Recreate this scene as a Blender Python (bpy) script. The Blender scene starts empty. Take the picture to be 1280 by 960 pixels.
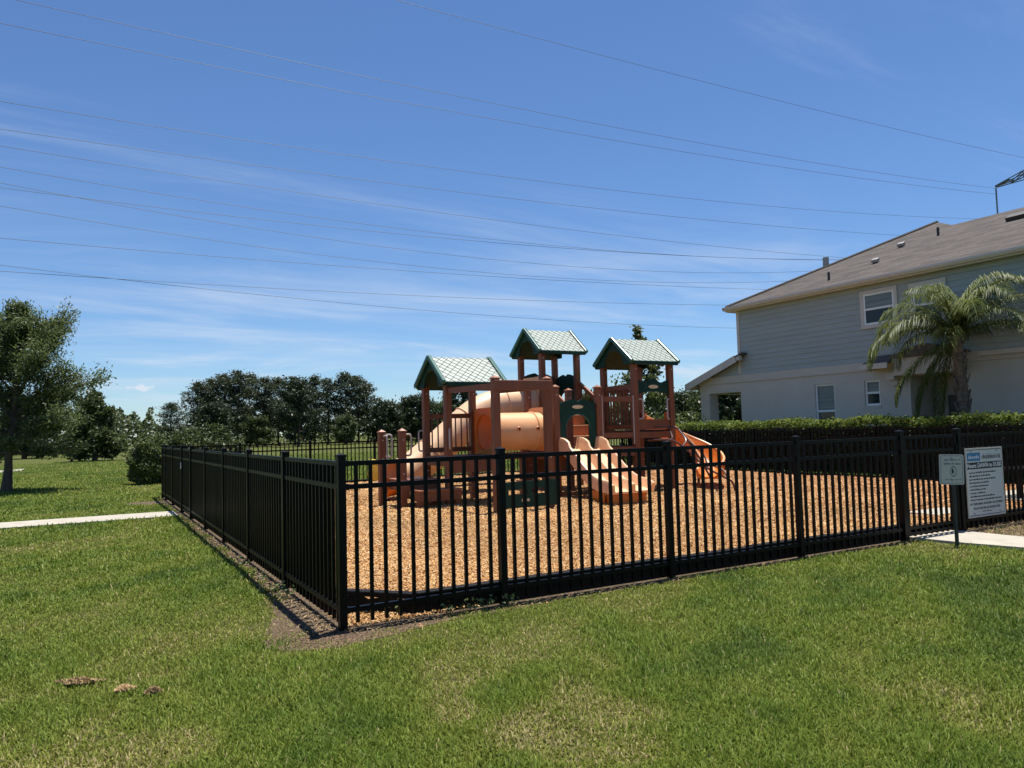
import bpy, bmesh, math, random
import numpy as np
from mathutils import Vector, Matrix

random.seed(7)
RNG = np.random.default_rng(11)
PI = math.pi
scene = bpy.context.scene
COL = scene.collection

# ------------------------------------------------------------------ camera
# world axes follow the playground fence: its near corner is the origin,
# the front run goes along +X, the left run along +Y
CAM = Vector((-1.677, -5.579, 1.460))
fw = Vector((0.49426, 0.86719, 0.06067)); rt = Vector((0.86928, -0.49361, -0.02633)); up = Vector((-0.00712, -0.06575, 0.99781))
cd = bpy.data.cameras.new('camera'); cam = bpy.data.objects.new('camera', cd); COL.objects.link(cam)
m = Matrix((rt, up, -fw)).transposed().to_4x4(); m.translation = CAM
cam.matrix_world = m
cd.sensor_width = 36.0; cd.lens = 36.0 * 936.7 / 1280.0
cd.clip_start = 0.05; cd.clip_end = 6000
scene.camera = cam

# ------------------------------------------------------------------ sky, sun, exposure
SUN_EL, SUN_AZ = math.radians(78.0), math.atan2(0.20, 0.09)      # azimuth measured from +Y towards +X
world = bpy.data.worlds.new('World'); scene.world = world; world.use_nodes = True
nt = world.node_tree; nt.nodes.clear()
def N(tree, t, **kw):
    n = tree.nodes.new(t)
    for k, v in kw.items(): setattr(n, k, v)
    return n
def L(tree, a, b): tree.links.new(a, b)
def mathn(tree, op, a, b=None, clamp=False):
    n = N(tree, 'ShaderNodeMath', operation=op); n.use_clamp = clamp
    for i, x in enumerate((a, b)):
        if x is None: continue
        if isinstance(x, (int, float)): n.inputs[i].default_value = x
        else: L(tree, x, n.inputs[i])
    return n.outputs[0]
def build_world():
    out = N(nt, 'ShaderNodeOutputWorld'); bg = N(nt, 'ShaderNodeBackground')
    sky = N(nt, 'ShaderNodeTexSky', sky_type='NISHITA')
    sky.sun_disc = False; sky.sun_elevation = SUN_EL; sky.sun_rotation = SUN_AZ
    sky.altitude = 0; sky.air_density = 1.0; sky.dust_density = 0.0; sky.ozone_density = 4.0
    tc = N(nt, 'ShaderNodeTexCoord'); sep = N(nt, 'ShaderNodeSeparateXYZ'); L(nt, tc.outputs['Generated'], sep.inputs[0])
    zz = mathn(nt, 'ADD', mathn(nt, 'MAXIMUM', sep.outputs[2], 0.0), 0.10)
    u = mathn(nt, 'DIVIDE', sep.outputs[0], zz); v = mathn(nt, 'DIVIDE', sep.outputs[1], zz)
    comb = N(nt, 'ShaderNodeCombineXYZ'); L(nt, u, comb.inputs[0]); L(nt, v, comb.inputs[1])
    def layer(rot, sc, nscale, detail, rough, lo, hi, off, dist=0.6):
        mp = N(nt, 'ShaderNodeMapping'); mp.inputs['Rotation'].default_value = (0, 0, rot); mp.inputs['Scale'].default_value = sc
        mp.inputs['Location'].default_value = off
        L(nt, comb.outputs[0], mp.inputs[0])
        no = N(nt, 'ShaderNodeTexNoise'); no.inputs['Scale'].default_value = nscale; no.inputs['Detail'].default_value = detail
        no.inputs['Roughness'].default_value = rough; no.inputs['Distortion'].default_value = dist
        L(nt, mp.outputs[0], no.inputs['Vector'])
        mr = N(nt, 'ShaderNodeMapRange', interpolation_type='SMOOTHSTEP'); mr.inputs[1].default_value = lo; mr.inputs[2].default_value = hi
        L(nt, no.outputs[0], mr.inputs[0]); return mr.outputs[0]
    a = layer(0.55, (0.30, 1.3, 1), 1.0, 9, 0.66, 0.46, 0.80, (3.1, 1.7, 0))       # broad thin veils
    b = layer(-0.45, (0.42, 0.95, 1), 1.15, 10, 0.60, 0.47, 0.76, (-7.3, 4.4, 0), 0.8)   # streaky wisps
    # the wisps are denser low down where one looks along the layer
    low = N(nt, 'ShaderNodeMapRange', interpolation_type='SMOOTHSTEP'); low.inputs[1].default_value = 0.34; low.inputs[2].default_value = 0.06
    L(nt, sep.outputs[2], low.inputs[0])
    wa = mathn(nt, 'MULTIPLY', a, 0.36)
    wb = mathn(nt, 'MULTIPLY', mathn(nt, 'MULTIPLY', b, low.outputs[0]), 0.62)
    # one small cumulus puff low over the field
    ns = N(nt, 'ShaderNodeTexNoise'); ns.inputs['Scale'].default_value = 90; ns.inputs['Detail'].default_value = 5
    L(nt, tc.outputs['Generated'], ns.inputs['Vector'])
    d0 = (fw * 936.7 + rt * (179 - 640) + up * (480 - 485)).normalized()
    side = Vector((d0.y, -d0.x, 0)).normalized(); upv = side.cross(d0)
    def dotn(vec):
        n = N(nt, 'ShaderNodeVectorMath', operation='DOT_PRODUCT'); L(nt, tc.outputs['Generated'], n.inputs[0]); n.inputs[1].default_value = vec; return n.outputs['Value']
    e1 = mathn(nt, 'POWER', mathn(nt, 'ABSOLUTE', mathn(nt, 'DIVIDE', dotn(side), 0.019)), 2.0)
    e2 = mathn(nt, 'POWER', mathn(nt, 'ABSOLUTE', mathn(nt, 'DIVIDE', dotn(upv), 0.0050)), 2.0)
    e3 = mathn(nt, 'ADD', mathn(nt, 'ADD', e1, e2), mathn(nt, 'MULTIPLY', mathn(nt, 'SUBTRACT', 0.55, ns.outputs[0]), 3.2))
    front = mathn(nt, 'GREATER_THAN', dotn(d0), 0.5)
    puff = N(nt, 'ShaderNodeMapRange', interpolation_type='SMOOTHSTEP'); puff.inputs[1].default_value = 1.1; puff.inputs[2].default_value = 0.2
    L(nt, e3, puff.inputs[0])
    wp = mathn(nt, 'MULTIPLY', mathn(nt, 'MULTIPLY', puff.outputs[0], front), 0.85)
    fac = mathn(nt, 'ADD', mathn(nt, 'ADD', wa, wb), wp, clamp=True)
    mix = N(nt, 'ShaderNodeMixRGB'); tint = N(nt, 'ShaderNodeMixRGB'); tint.blend_type = 'MULTIPLY'; tint.inputs[0].default_value = 1.0; L(nt, sky.outputs[0], tint.inputs[1]); tint.inputs[2].default_value = (0.79, 0.96, 1.165, 1)
    L(nt, fac, mix.inputs[0]); L(nt, tint.outputs[0], mix.inputs[1]); mix.inputs[2].default_value = (6.6, 7.3, 8.3, 1)
    L(nt, mix.outputs[0], bg.inputs[0]); bg.inputs[1].default_value = 0.071
    L(nt, bg.outputs[0], out.inputs[0])
build_world()
sd = bpy.data.lights.new('sun', 'SUN'); sd.energy = 4.9; sd.angle = math.radians(0.53); sd.color = (1.0, 0.95, 0.87)
sun = bpy.data.objects.new('sun', sd); COL.objects.link(sun)
sdir = Vector((math.sin(SUN_AZ) * math.cos(SUN_EL), math.cos(SUN_AZ) * math.cos(SUN_EL), math.sin(SUN_EL)))
sun.rotation_euler = sdir.to_track_quat('Z', 'Y').to_euler(); sun.location = (0, 0, 60)
vs = scene.view_settings; vs.view_transform = 'Standard'; vs.look = 'None'; vs.gamma = 1.0; vs.use_curve_mapping = False
vs.exposure = 0.62

# ------------------------------------------------------------------ materials
def material(name, color, rough=0.6, var=0.0, scale=8.0, bump=0.0, bscale=40.0, spec=0.5, metal=0.0, color2=None, detail=4, stretch=None, coat=0.0):
    M = bpy.data.materials.new(name); M.use_nodes = True; t = M.node_tree; bs = t.nodes['Principled BSDF']
    bs.inputs['Roughness'].default_value = rough; bs.inputs['Specular IOR Level'].default_value = spec; bs.inputs['Metallic'].default_value = metal
    bs.inputs['Coat Weight'].default_value = coat
    bs.inputs['Base Color'].default_value = (*color, 1)
    tc = N(t, 'ShaderNodeTexCoord'); vec = tc.outputs['Object']
    if stretch:
        mp = N(t, 'ShaderNodeMapping'); mp.inputs['Scale'].default_value = stretch; L(t, vec, mp.inputs[0]); vec = mp.outputs[0]
    if var > 0 or color2:
        no = N(t, 'ShaderNodeTexNoise'); no.inputs['Scale'].default_value = scale; no.inputs['Detail'].default_value = detail; no.inputs['Roughness'].default_value = 0.65
        L(t, vec, no.inputs['Vector'])
        c2 = color2 if color2 else tuple(c * (1 + var) for c in color)
        c1 = color if color2 else tuple(c * (1 - var) for c in color)
        rp = N(t, 'ShaderNodeValToRGB'); rp.color_ramp.elements[0].position = 0.30; rp.color_ramp.elements[1].position = 0.70
        rp.color_ramp.elements[0].color = (*c1, 1); rp.color_ramp.elements[1].color = (*c2, 1)
        L(t, no.outputs[0], rp.inputs[0]); L(t, rp.outputs[0], bs.inputs['Base Color'])
    if bump > 0:
        nb = N(t, 'ShaderNodeTexNoise'); nb.inputs['Scale'].default_value = bscale; nb.inputs['Detail'].default_value = 5
        L(t, vec, nb.inputs['Vector'])
        bp = N(t, 'ShaderNodeBump'); bp.inputs['Strength'].default_value = bump; bp.inputs['Distance'].default_value = 0.02
        L(t, nb.outputs[0], bp.inputs['Height']); L(t, bp.outputs[0], bs.inputs['Normal'])
    return M
def leaf_material(name, dark, light, trans=0.35, rough=0.5, spec=0.4, tcol=None):
    M = bpy.data.materials.new(name); M.use_nodes = True; t = M.node_tree; bs = t.nodes['Principled BSDF']
    bs.inputs['Roughness'].default_value = rough; bs.inputs['Specular IOR Level'].default_value = spec
    g = N(t, 'ShaderNodeNewGeometry'); rp = N(t, 'ShaderNodeValToRGB')
    rp.color_ramp.elements[0].color = (*dark, 1); rp.color_ramp.elements[1].color = (*light, 1)
    L(t, g.outputs['Random Per Island'], rp.inputs[0]); L(t, rp.outputs[0], bs.inputs['Base Color'])
    tr = N(t, 'ShaderNodeBsdfTranslucent'); mx = N(t, 'ShaderNodeMixShader'); mx.inputs[0].default_value = trans
    hs = N(t, 'ShaderNodeHueSaturation'); hs.inputs['Value'].default_value = 1.3; hs.inputs['Hue'].default_value = 0.485; L(t, rp.outputs[0], hs.inputs['Color']); L(t, hs.outputs[0], tr.inputs[0])
    L(t, bs.outputs[0], mx.inputs[1]); L(t, tr.outputs[0], mx.inputs[2]); L(t, mx.outputs[0], t.nodes['Material Output'].inputs[0])
    return M
def attr_material(name, rough=0.6, spec=0.3, trans=0.0):
    M = bpy.data.materials.new(name); M.use_nodes = True; t = M.node_tree; bs = t.nodes['Principled BSDF']
    bs.inputs['Roughness'].default_value = rough; bs.inputs['Specular IOR Level'].default_value = spec
    at = N(t, 'ShaderNodeAttribute'); at.attribute_name = 'Col'; L(t, at.outputs['Color'], bs.inputs['Base Color'])
    if trans > 0:
        tr = N(t, 'ShaderNodeBsdfTranslucent'); mx = N(t, 'ShaderNodeMixShader'); mx.inputs[0].default_value = trans
        L(t, at.outputs['Color'], tr.inputs[0]); L(t, bs.outputs[0], mx.inputs[1]); L(t, tr.outputs[0], mx.inputs[2]); L(t, mx.outputs[0], t.nodes['Material Output'].inputs[0])
    return M

def plastic(name, color, tcol, trans, rough, spec):
    """thin rotomoulded plastic: a little sunlight soaks through the wall"""
    Mt = material(name, color, rough, var=0.11, scale=2.6, bump=0.03, bscale=180, spec=spec, detail=10); t = Mt.node_tree; bs = t.nodes['Principled BSDF']
    tr = N(t, 'ShaderNodeBsdfTranslucent'); tr.inputs[0].default_value = (*tcol, 1); mx = N(t, 'ShaderNodeMixShader'); mx.inputs[0].default_value = trans
    L(t, bs.outputs[0], mx.inputs[1]); L(t, tr.outputs[0], mx.inputs[2]); L(t, mx.outputs[0], t.nodes['Material Output'].inputs[0]); return Mt
M = {}
M['black'] = material('black_powder_coat', (0.0026, 0.0026, 0.0030), 0.40, var=0.25, scale=30, bump=0.04, bscale=300, spec=0.14)
M['border'] = material('black_plastic_border', (0.004, 0.004, 0.0045), 0.6, var=0.4, scale=14, bump=0.15, bscale=60, spec=0.2)
M['brown'] = material('brown_recycled_plastic', (0.185, 0.058, 0.021), 0.48, var=0.16, scale=9, bump=0.10, bscale=120, stretch=(1, 1, 0.15))
M['brownlit'] = material('brown_plastic_lit_top', (0.30, 0.115, 0.050), 0.45, var=0.12, scale=14)  # lighter brown for caps and treads, sunlit tops put into the colour
M['deck'] = material('brown_coated_deck', (0.10, 0.035, 0.02), 0.5, var=0.25, scale=20, bump=0.2, bscale=160)
M['tan'] = plastic('tan_moulded_plastic', (0.88, 0.47, 0.215), (0.85, 0.27, 0.04), 0.16, 0.44, 0.8)
M['cream'] = plastic('cream_moulded_plastic', (0.88, 0.56, 0.325), (0.85, 0.34, 0.08), 0.14, 0.42, 0.8)
M['orange'] = plastic('orange_moulded_plastic', (0.72, 0.235, 0.030), (0.90, 0.26, 0.018), 0.26, 0.42, 0.7)
M['stepbrownlit'] = material('brown_step_plastic_lit', (0.46, 0.185, 0.075), 0.5, var=0.1, scale=8)  # brown plastic lightened, bounced light on the risers put into the colour
M['green'] = material('dark_green_plastic', (0.007, 0.040, 0.028), 0.5, var=0.18, scale=7, bump=0.04, bscale=150, spec=0.2)
M['trimgreen'] = material('green_roof_trim_plastic', (0.020, 0.105, 0.082), 0.30, var=0.10, scale=6)
M['shingle'] = material('pale_roof_plastic', (0.40, 0.44, 0.385), 0.36, var=0.07, scale=5, spec=0.5)
M['shinglegap'] = material('roof_underlay_plastic', (0.17, 0.20, 0.17), 0.5, var=0.15, scale=6)
M['grip'] = material('grey_coated_handrail', (0.42, 0.37, 0.34), 0.35, var=0.1, scale=20)
M['tube'] = material('brown_steel_tube', (0.095, 0.038, 0.026), 0.35, var=0.15, scale=20)
M['plaque'] = material('tan_plaque', (0.62, 0.50, 0.30), 0.45, var=0.1, scale=20)
M['yellow'] = material('yellow_plastic', (0.72, 0.52, 0.07), 0.4, var=0.08, scale=6)
M['concrete'] = material('concrete', (0.39, 0.355, 0.29), 0.85, var=0.16, scale=5, bump=0.25, bscale=90, detail=8)
M['soil'] = material('sandy_soil', (0.042, 0.026, 0.015), 0.95, color2=(0.150, 0.102, 0.055), scale=16, bump=1.0, bscale=45, detail=12)
M['mulchbase'] = material('mulch_base', (0.15, 0.060, 0.018), 0.95, color2=(0.37, 0.180, 0.058), scale=26, bump=1.0, bscale=34, detail=8)
M['stucco'] = material('grey_stucco', (0.545, 0.485, 0.415), 0.9, var=0.05, scale=1.2, bump=0.25, bscale=110, detail=8)
M['siding'] = material('grey_blue_lap_siding', (0.335, 0.368, 0.355), 0.75, var=0.07, scale=3, bump=0.12, bscale=60, stretch=(1, 0.12, 1))
M['trimwhite'] = material('pale_house_trim', (0.56, 0.51, 0.45), 0.6, var=0.04, scale=4)
M['white'] = material('white_vinyl', (0.78, 0.78, 0.76), 0.45, var=0.03, scale=4)
M['fascia'] = material('beige_fascia', (0.56, 0.50, 0.43), 0.6, var=0.05, scale=2)
M['vent'] = material('dark_roof_vent', (0.035, 0.03, 0.028), 0.6, var=0.2, scale=10)
M['ventgrey'] = material('grey_roof_vent', (0.33, 0.31, 0.29), 0.5, var=0.1, scale=10)
M['blind'] = material('window_blind', (0.10, 0.12, 0.115), 0.25, color2=(0.19, 0.215, 0.205), scale=9, stretch=(0.05, 0.05, 2.2), detail=2)
M['door'] = material('taupe_door', (0.10, 0.085, 0.075), 0.5, var=0.08, scale=4)
M['bark'] = material('grey_brown_bark', (0.085, 0.065, 0.048), 0.95, var=0.4, scale=9, bump=0.9, bscale=22, stretch=(1, 1, 0.35))
M['pinebark'] = material('pine_bark', (0.075, 0.055, 0.044), 0.95, var=0.4, scale=4, bump=0.8, bscale=10, stretch=(1, 1, 0.3))
M['palmbark'] = material('palm_trunk', (0.155, 0.125, 0.095), 0.95, var=0.35, scale=7, bump=0.9, bscale=18, stretch=(1, 1, 2.5))
M['wire'] = material('power_cable', (0.06, 0.065, 0.07), 0.6, metal=0.0)
M['steel'] = material('galvanised_steel', (0.13, 0.14, 0.15), 0.55, var=0.1, scale=2)
M['signwhite'] = material('sign_white', (0.53, 0.54, 0.52), 0.5, var=0.03, scale=5)
M['signcream'] = material('sign_off_white', (0.50, 0.475, 0.42), 0.5, var=0.06, scale=9)
M['signblue'] = material('sign_blue', (0.03, 0.17, 0.34), 0.5)
M['ink'] = material('sign_black_ink', (0.012, 0.012, 0.014), 0.6)
M['inkgrey'] = material('sign_grey_ink', (0.15, 0.17, 0.16), 0.6)
M['paper'] = material('sign_white_ink', (0.75, 0.75, 0.75), 0.6)
M['thatch'] = material('dead_grass', (0.46, 0.33, 0.17), 0.95, var=0.3, scale=40, bump=0.8, bscale=60)
M['palestraw'] = material('pale_straw', (0.66, 0.48, 0.26), 0.95, var=0.2, scale=40)
M['greensteel'] = material('dark_green_steel', (0.02, 0.03, 0.025), 0.5, var=0.2, scale=12)
M['grass'] = attr_material('grass_blades', 0.55, 0.16, 0.28)
M['chips'] = attr_material('wood_chip_mulch', 0.8, 0.25)
M['frond'] = leaf_material('palm_frond', (0.042, 0.070, 0.014), (0.175, 0.205, 0.058), 0.36, 0.5, 0.28)
M['oakleaf'] = leaf_material('feathery_leaf', (0.042, 0.072, 0.020), (0.145, 0.185, 0.064), 0.38)
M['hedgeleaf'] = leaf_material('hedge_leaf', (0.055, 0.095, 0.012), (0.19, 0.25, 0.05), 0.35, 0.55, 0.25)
M['hedgeshade'] = leaf_material('hedge_leaf_painted_shade', (0.014, 0.026, 0.006), (0.050, 0.075, 0.018), 0.2, 0.45, 0.4)  # hedge leaf darkened, the flank's shade put into its colour
M['pineleaf'] = leaf_material('pine_needles', (0.024, 0.040, 0.018), (0.085, 0.105, 0.050), 0.25)
M['darkleaf'] = leaf_material('dark_oak_leaf', (0.016, 0.030, 0.012), (0.050, 0.072, 0.030), 0.25)
M['midleaf'] = leaf_material('mid_green_leaf', (0.030, 0.052, 0.015), (0.100, 0.128, 0.042), 0.30)
M['magleaf'] = leaf_material('glossy_leaf', (0.036, 0.062, 0.018), (0.150, 0.185, 0.060), 0.35, 0.45, 0.35)
M['weed'] = leaf_material('weed_leaf', (0.05, 0.09, 0.02), (0.20, 0.26, 0.10), 0.35)

def lawn_material():
    Mt = bpy.data.materials.new('lawn_turf'); Mt.use_nodes = True; t = Mt.node_tree; bs = t.nodes['Principled BSDF']
    bs.inputs['Roughness'].default_value = 0.9; bs.inputs['Specular IOR Level'].default_value = 0.15
    tc = N(t, 'ShaderNodeTexCoord')
    def noise(scale, detail=6, rough=0.6):
        n = N(t, 'ShaderNodeTexNoise'); n.inputs['Scale'].default_value = scale; n.inputs['Detail'].default_value = detail; n.inputs['Roughness'].default_value = rough
        L(t, tc.outputs['Object'], n.inputs['Vector']); return n.outputs[0]
    def ramp(f, stops):
        r = N(t, 'ShaderNodeValToRGB'); e = r.color_ramp.elements
        e[0].position, e[0].color = stops[0][0], (*stops[0][1], 1); e[1].position, e[1].color = stops[1][0], (*stops[1][1], 1)
        L(t, f, r.inputs[0]); return r.outputs[0]
    fine = ramp(noise(34, 8, 0.75), [(0.30, (0.034, 0.045, 0.009)), (0.70, (0.108, 0.126, 0.026))])
    patch = ramp(noise(0.33, 5), [(0.40, (0.0, 0.0, 0.0)), (0.72, (1, 1, 1))])
    mx = N(t, 'ShaderNodeMixRGB'); mx.blend_type = 'MIX'
    f = mathn(t, 'MULTIPLY', patch, 0.40); L(t, f, mx.inputs[0]); L(t, fine, mx.inputs[1]); mx.inputs[2].default_value = (0.140, 0.135, 0.036, 1)
    L(t, mx.outputs[0], bs.inputs['Base Color'])
    bp = N(t, 'ShaderNodeBump'); bp.inputs['Strength'].default_value = 0.8; bp.inputs['Distance'].default_value = 0.05
    L(t, noise(22, 6, 0.8), bp.inputs['Height']); L(t, bp.outputs[0], bs.inputs['Normal'])
    return Mt
M['lawn'] = lawn_material()
def roof_material():
    Mt = bpy.data.materials.new('asphalt_shingles'); Mt.use_nodes = True; t = Mt.node_tree; bs = t.nodes['Principled BSDF']
    bs.inputs['Roughness'].default_value = 0.9
    tc = N(t, 'ShaderNodeTexCoord'); br = N(t, 'ShaderNodeTexBrick')
    mp = N(t, 'ShaderNodeMapping'); L(t, tc.outputs['UV'], mp.inputs[0]); L(t, mp.outputs[0], br.inputs['Vector'])
    br.inputs['Color1'].default_value = (0.086, 0.068, 0.059, 1); br.inputs['Color2'].default_value = (0.040, 0.032, 0.029, 1); br.inputs['Mortar'].default_value = (0.05, 0.042, 0.038, 1)
    br.inputs['Scale'].default_value = 1.0; br.inputs['Brick Width'].default_value = 0.55; br.inputs['Row Height'].default_value = 0.14; br.inputs['Mortar Size'].default_value = 0.010; br.inputs['Bias'].default_value = -0.1
    no = N(t, 'ShaderNodeTexNoise'); no.inputs['Scale'].default_value = 1.6; no.inputs['Detail'].default_value = 10; no.inputs['Roughness'].default_value = 0.75; mp2 = N(t, 'ShaderNodeMapping'); mp2.inputs['Scale'].default_value = (0.6, 2.6, 1); L(t, tc.outputs['UV'], mp2.inputs[0]); L(t, mp2.outputs[0], no.inputs['Vector'])
    mx = N(t, 'ShaderNodeMixRGB'); mx.blend_type = 'OVERLAY'; mx.inputs[0].default_value = 0.75; L(t, br.outputs[0], mx.inputs[1]); L(t, no.outputs[0], mx.inputs[2]); L(t, mx.outputs[0], bs.inputs['Base Color'])
    bp = N(t, 'ShaderNodeBump'); bp.inputs['Strength'].default_value = 0.6; bp.inputs['Distance'].default_value = 0.02; L(t, br.outputs['Fac'], bp.inputs['Height']); bp.invert = True; L(t, bp.outputs[0], bs.inputs['Normal'])
    return Mt
M['roof'] = roof_material()
M['roofplain'] = material('plain_asphalt_shingle', (0.075, 0.060, 0.052), 0.9, color2=(0.15, 0.12, 0.10), scale=9, bump=0.4, bscale=40)
def glass_material(name, col):
    Mt = bpy.data.materials.new(name); Mt.use_nodes = True; t = Mt.node_tree; bs = t.nodes['Principled BSDF']
    bs.inputs['Base Color'].default_value = (*col, 1); bs.inputs['Roughness'].default_value = 0.05; bs.inputs['Specular IOR Level'].default_value = 0.35
    return Mt
M['glass'] = glass_material('dark_window_glass', (0.02, 0.028, 0.03))

# ------------------------------------------------------------------ mesh helpers
ORI = {}
def V(*a): return Vector(a)
class MB:
    def __init__(s): s.v = []; s.f = []; s.uv = None
    def quad(s, *ps):
        n = len(s.v); s.v += [tuple(p) for p in ps]; s.f.append(tuple(range(n, n + len(ps)))); return s
    def box(s, x0, x1, y0, y1, z0, z1):
        n = len(s.v)
        s.v += [(x0, y0, z0), (x1, y0, z0), (x1, y1, z0), (x0, y1, z0), (x0, y0, z1), (x1, y0, z1), (x1, y1, z1), (x0, y1, z1)]
        s.f += [tuple(n + i for i in q) for q in ((0, 3, 2, 1), (4, 5, 6, 7), (0, 1, 5, 4), (1, 2, 6, 5), (2, 3, 7, 6), (3, 0, 4, 7))]; return s
    def obox(s, c, size, ax=None):
        X, Y, Z = ax if ax else (V(1, 0, 0), V(0, 1, 0), V(0, 0, 1)); c = Vector(c); a, b, d = (k / 2 for k in size); n = len(s.v)
        for sz in (-1, 1):
            for sx, sy in ((-1, -1), (1, -1), (1, 1), (-1, 1)): s.v.append(tuple(c + X * a * sx + Y * b * sy + Z * d * sz))
        s.f += [tuple(n + i for i in q) for q in ((0, 3, 2, 1), (4, 5, 6, 7), (0, 1, 5, 4), (1, 2, 6, 5), (2, 3, 7, 6), (3, 0, 4, 7))]; return s
    def beam(s, p0, p1, w, h, upv=(0, 0, 1)):
        p0, p1 = Vector(p0), Vector(p1); d = (p1 - p0); l = d.length; d.normalize(); u = Vector(upv)
        sx = d.cross(u)
        if sx.length < 1e-4: sx = d.cross(V(1, 0, 0))
        sx.normalize(); u = sx.cross(d).normalized()
        return s.obox((p0 + p1) / 2, (l, w, h), (d, sx, u))
    def tube(s, pts, r, seg=8, cap=True):
        pts = [Vector(p) for p in pts]; n = len(pts); rs = r if isinstance(r, (list, tuple)) else [r] * n
        t0 = (pts[1] - pts[0]).normalized(); a = V(0, 0, 1) if abs(t0.z) < 0.9 else V(1, 0, 0); nx = t0.cross(a).normalized(); base = len(s.v); pt = t0
        for i, p in enumerate(pts):
            t = (pts[min(i + 1, n - 1)] - pts[max(i - 1, 0)]).normalized(); q = pt.rotation_difference(t); nx = (q @ nx).normalized(); ny = t.cross(nx).normalized(); pt = t
            for k in range(seg):
                an = 2 * PI * k / seg; s.v.append(tuple(p + (nx * math.cos(an) + ny * math.sin(an)) * rs[i]))
        for i in range(n - 1):
            for k in range(seg):
                a0 = base + i * seg + k; a1 = base + i * seg + (k + 1) % seg; s.f.append((a0, a1, a1 + seg, a0 + seg))
        if cap: s.f.append(tuple(base + k for k in reversed(range(seg)))); s.f.append(tuple(base + (n - 1) * seg + k for k in range(seg)))
        return s
    def prism(s, outline, o, ex, ey, th):
        """outline (2D) in the plane o + ex*u + ey*v, thickened by the vector th"""
        o, ex, ey, th = Vector(o), Vector(ex), Vector(ey), Vector(th); n = len(s.v); k = len(outline)
        a = [o + ex * u + ey * v for u, v in outline]
        s.v += [tuple(p) for p in a] + [tuple(p + th) for p in a]
        s.f.append(tuple(n + i for i in range(k))); s.f.append(tuple(n + k + i for i in reversed(range(k))))
        for i in range(k): j = (i + 1) % k; s.f.append((n + j, n + i, n + k + i, n + k + j))
        return s
    def sweep(s, prof, frames, close=True):
        """prof: list of (a,b); frames: list of (origin, A, B)"""
        n = len(s.v); k = len(prof)
        for o, A, B in frames:
            for a, b in prof: s.v.append(tuple(o + A * a + B * b))
        for i in range(len(frames) - 1):
            for j in range(k if close else k - 1):
                j2 = (j + 1) % k; s.f.append((n + i * k + j, n + i * k + j2, n + (i + 1) * k + j2, n + (i + 1) * k + j))
        if close: s.f.append(tuple(n + j for j in reversed(range(k)))); s.f.append(tuple(n + (len(frames) - 1) * k + j for j in range(k)))
        return s
    def mesh(s, name, off=(0, 0, 0)):
        me = bpy.data.meshes.new(name); ox, oy, oz = off
        me.from_pydata([(x - ox, y - oy, z - oz) for x, y, z in s.v], [], s.f); me.update(); return me
def recalc(me):
    b = bmesh.new(); b.from_mesh(me); bmesh.ops.recalc_face_normals(b, faces=b.faces); b.to_mesh(me); b.free()
def smooth(me, ang=0.7):
    me.shade_smooth()
    try: me.set_sharp_from_angle(angle=ang)
    except Exception: pass
def obj(name, me, mat, parent=None, loc=None):
    o = bpy.data.objects.new(name, me)
    if mat is not None and len(me.materials) == 0: me.materials.append(M[mat] if isinstance(mat, str) else mat)
    COL.objects.link(o)
    if parent is not None: o.parent = parent
    if loc is not None: o.location = loc
    return o
def thing(name, label, cat, loc=(0, 0, 0), group=None, kind=None):
    o = bpy.data.objects.new(name, None); o.empty_display_size = 0.2; COL.objects.link(o); o.location = loc; ORI[o] = tuple(loc)
    tag(o, label, cat, group, kind); return o
def tag(o, label=None, cat=None, group=None, kind=None):
    if label: o['label'] = label
    if cat: o['category'] = cat
    if group: o['group'] = group
    if kind: o['kind'] = kind
    return o
def part(name, mb, mat, parent, sm=False, bevel=0.0, recal=True, label=None):
    off = ORI.get(parent, (0, 0, 0)); me = mb.mesh(name, off)
    if recal: recalc(me)
    if sm: smooth(me)
    o = obj(name, me, mat, parent); ORI[o] = off
    if bevel > 0:
        b = o.modifiers.new('bevel', 'BEVEL'); b.width = bevel; b.segments = 2; b.limit_method = 'ANGLE'
    if label: o['label'] = label
    return o
def single(name, mb, mat, label, cat, group=None, kind=None, loc=(0, 0, 0), sm=False, bevel=0.0, recal=True):
    me = mb.mesh(name, loc)
    if recal: recalc(me)
    if sm: smooth(me)
    o = obj(name, me, mat, None, loc); ORI[o] = loc
    if bevel > 0:
        b = o.modifiers.new('bevel', 'BEVEL'); b.width = bevel; b.segments = 2; b.limit_method = 'ANGLE'
    return tag(o, label, cat, group, kind)
def structure(name, mb, mat, sm=False):
    me = mb.mesh(name); recalc(me)
    if sm: smooth(me)
    o = obj(name, me, mat); o['kind'] = 'structure'; return o
def np_mesh(name, verts, faces_flat, counts, cols=None):
    me = bpy.data.meshes.new(name); nv = len(verts); nf = len(counts); nl = len(faces_flat)
    me.vertices.add(nv); me.vertices.foreach_set('co', np.ascontiguousarray(verts, dtype=np.float32).ravel())
    me.loops.add(nl); me.loops.foreach_set('vertex_index', np.ascontiguousarray(faces_flat, dtype=np.int32))
    me.polygons.add(nf); st = np.zeros(nf, dtype=np.int32); st[1:] = np.cumsum(counts)[:-1]
    me.polygons.foreach_set('loop_start', st); me.polygons.foreach_set('loop_total', np.ascontiguousarray(counts, dtype=np.int32))
    me.update(calc_edges=True)
    if cols is not None:
        at = me.color_attributes.new('Col', 'FLOAT_COLOR', 'POINT'); c4 = np.ones((nv, 4), dtype=np.float32); c4[:, :3] = cols; at.data.foreach_set('color', c4.ravel())
    return me
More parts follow.
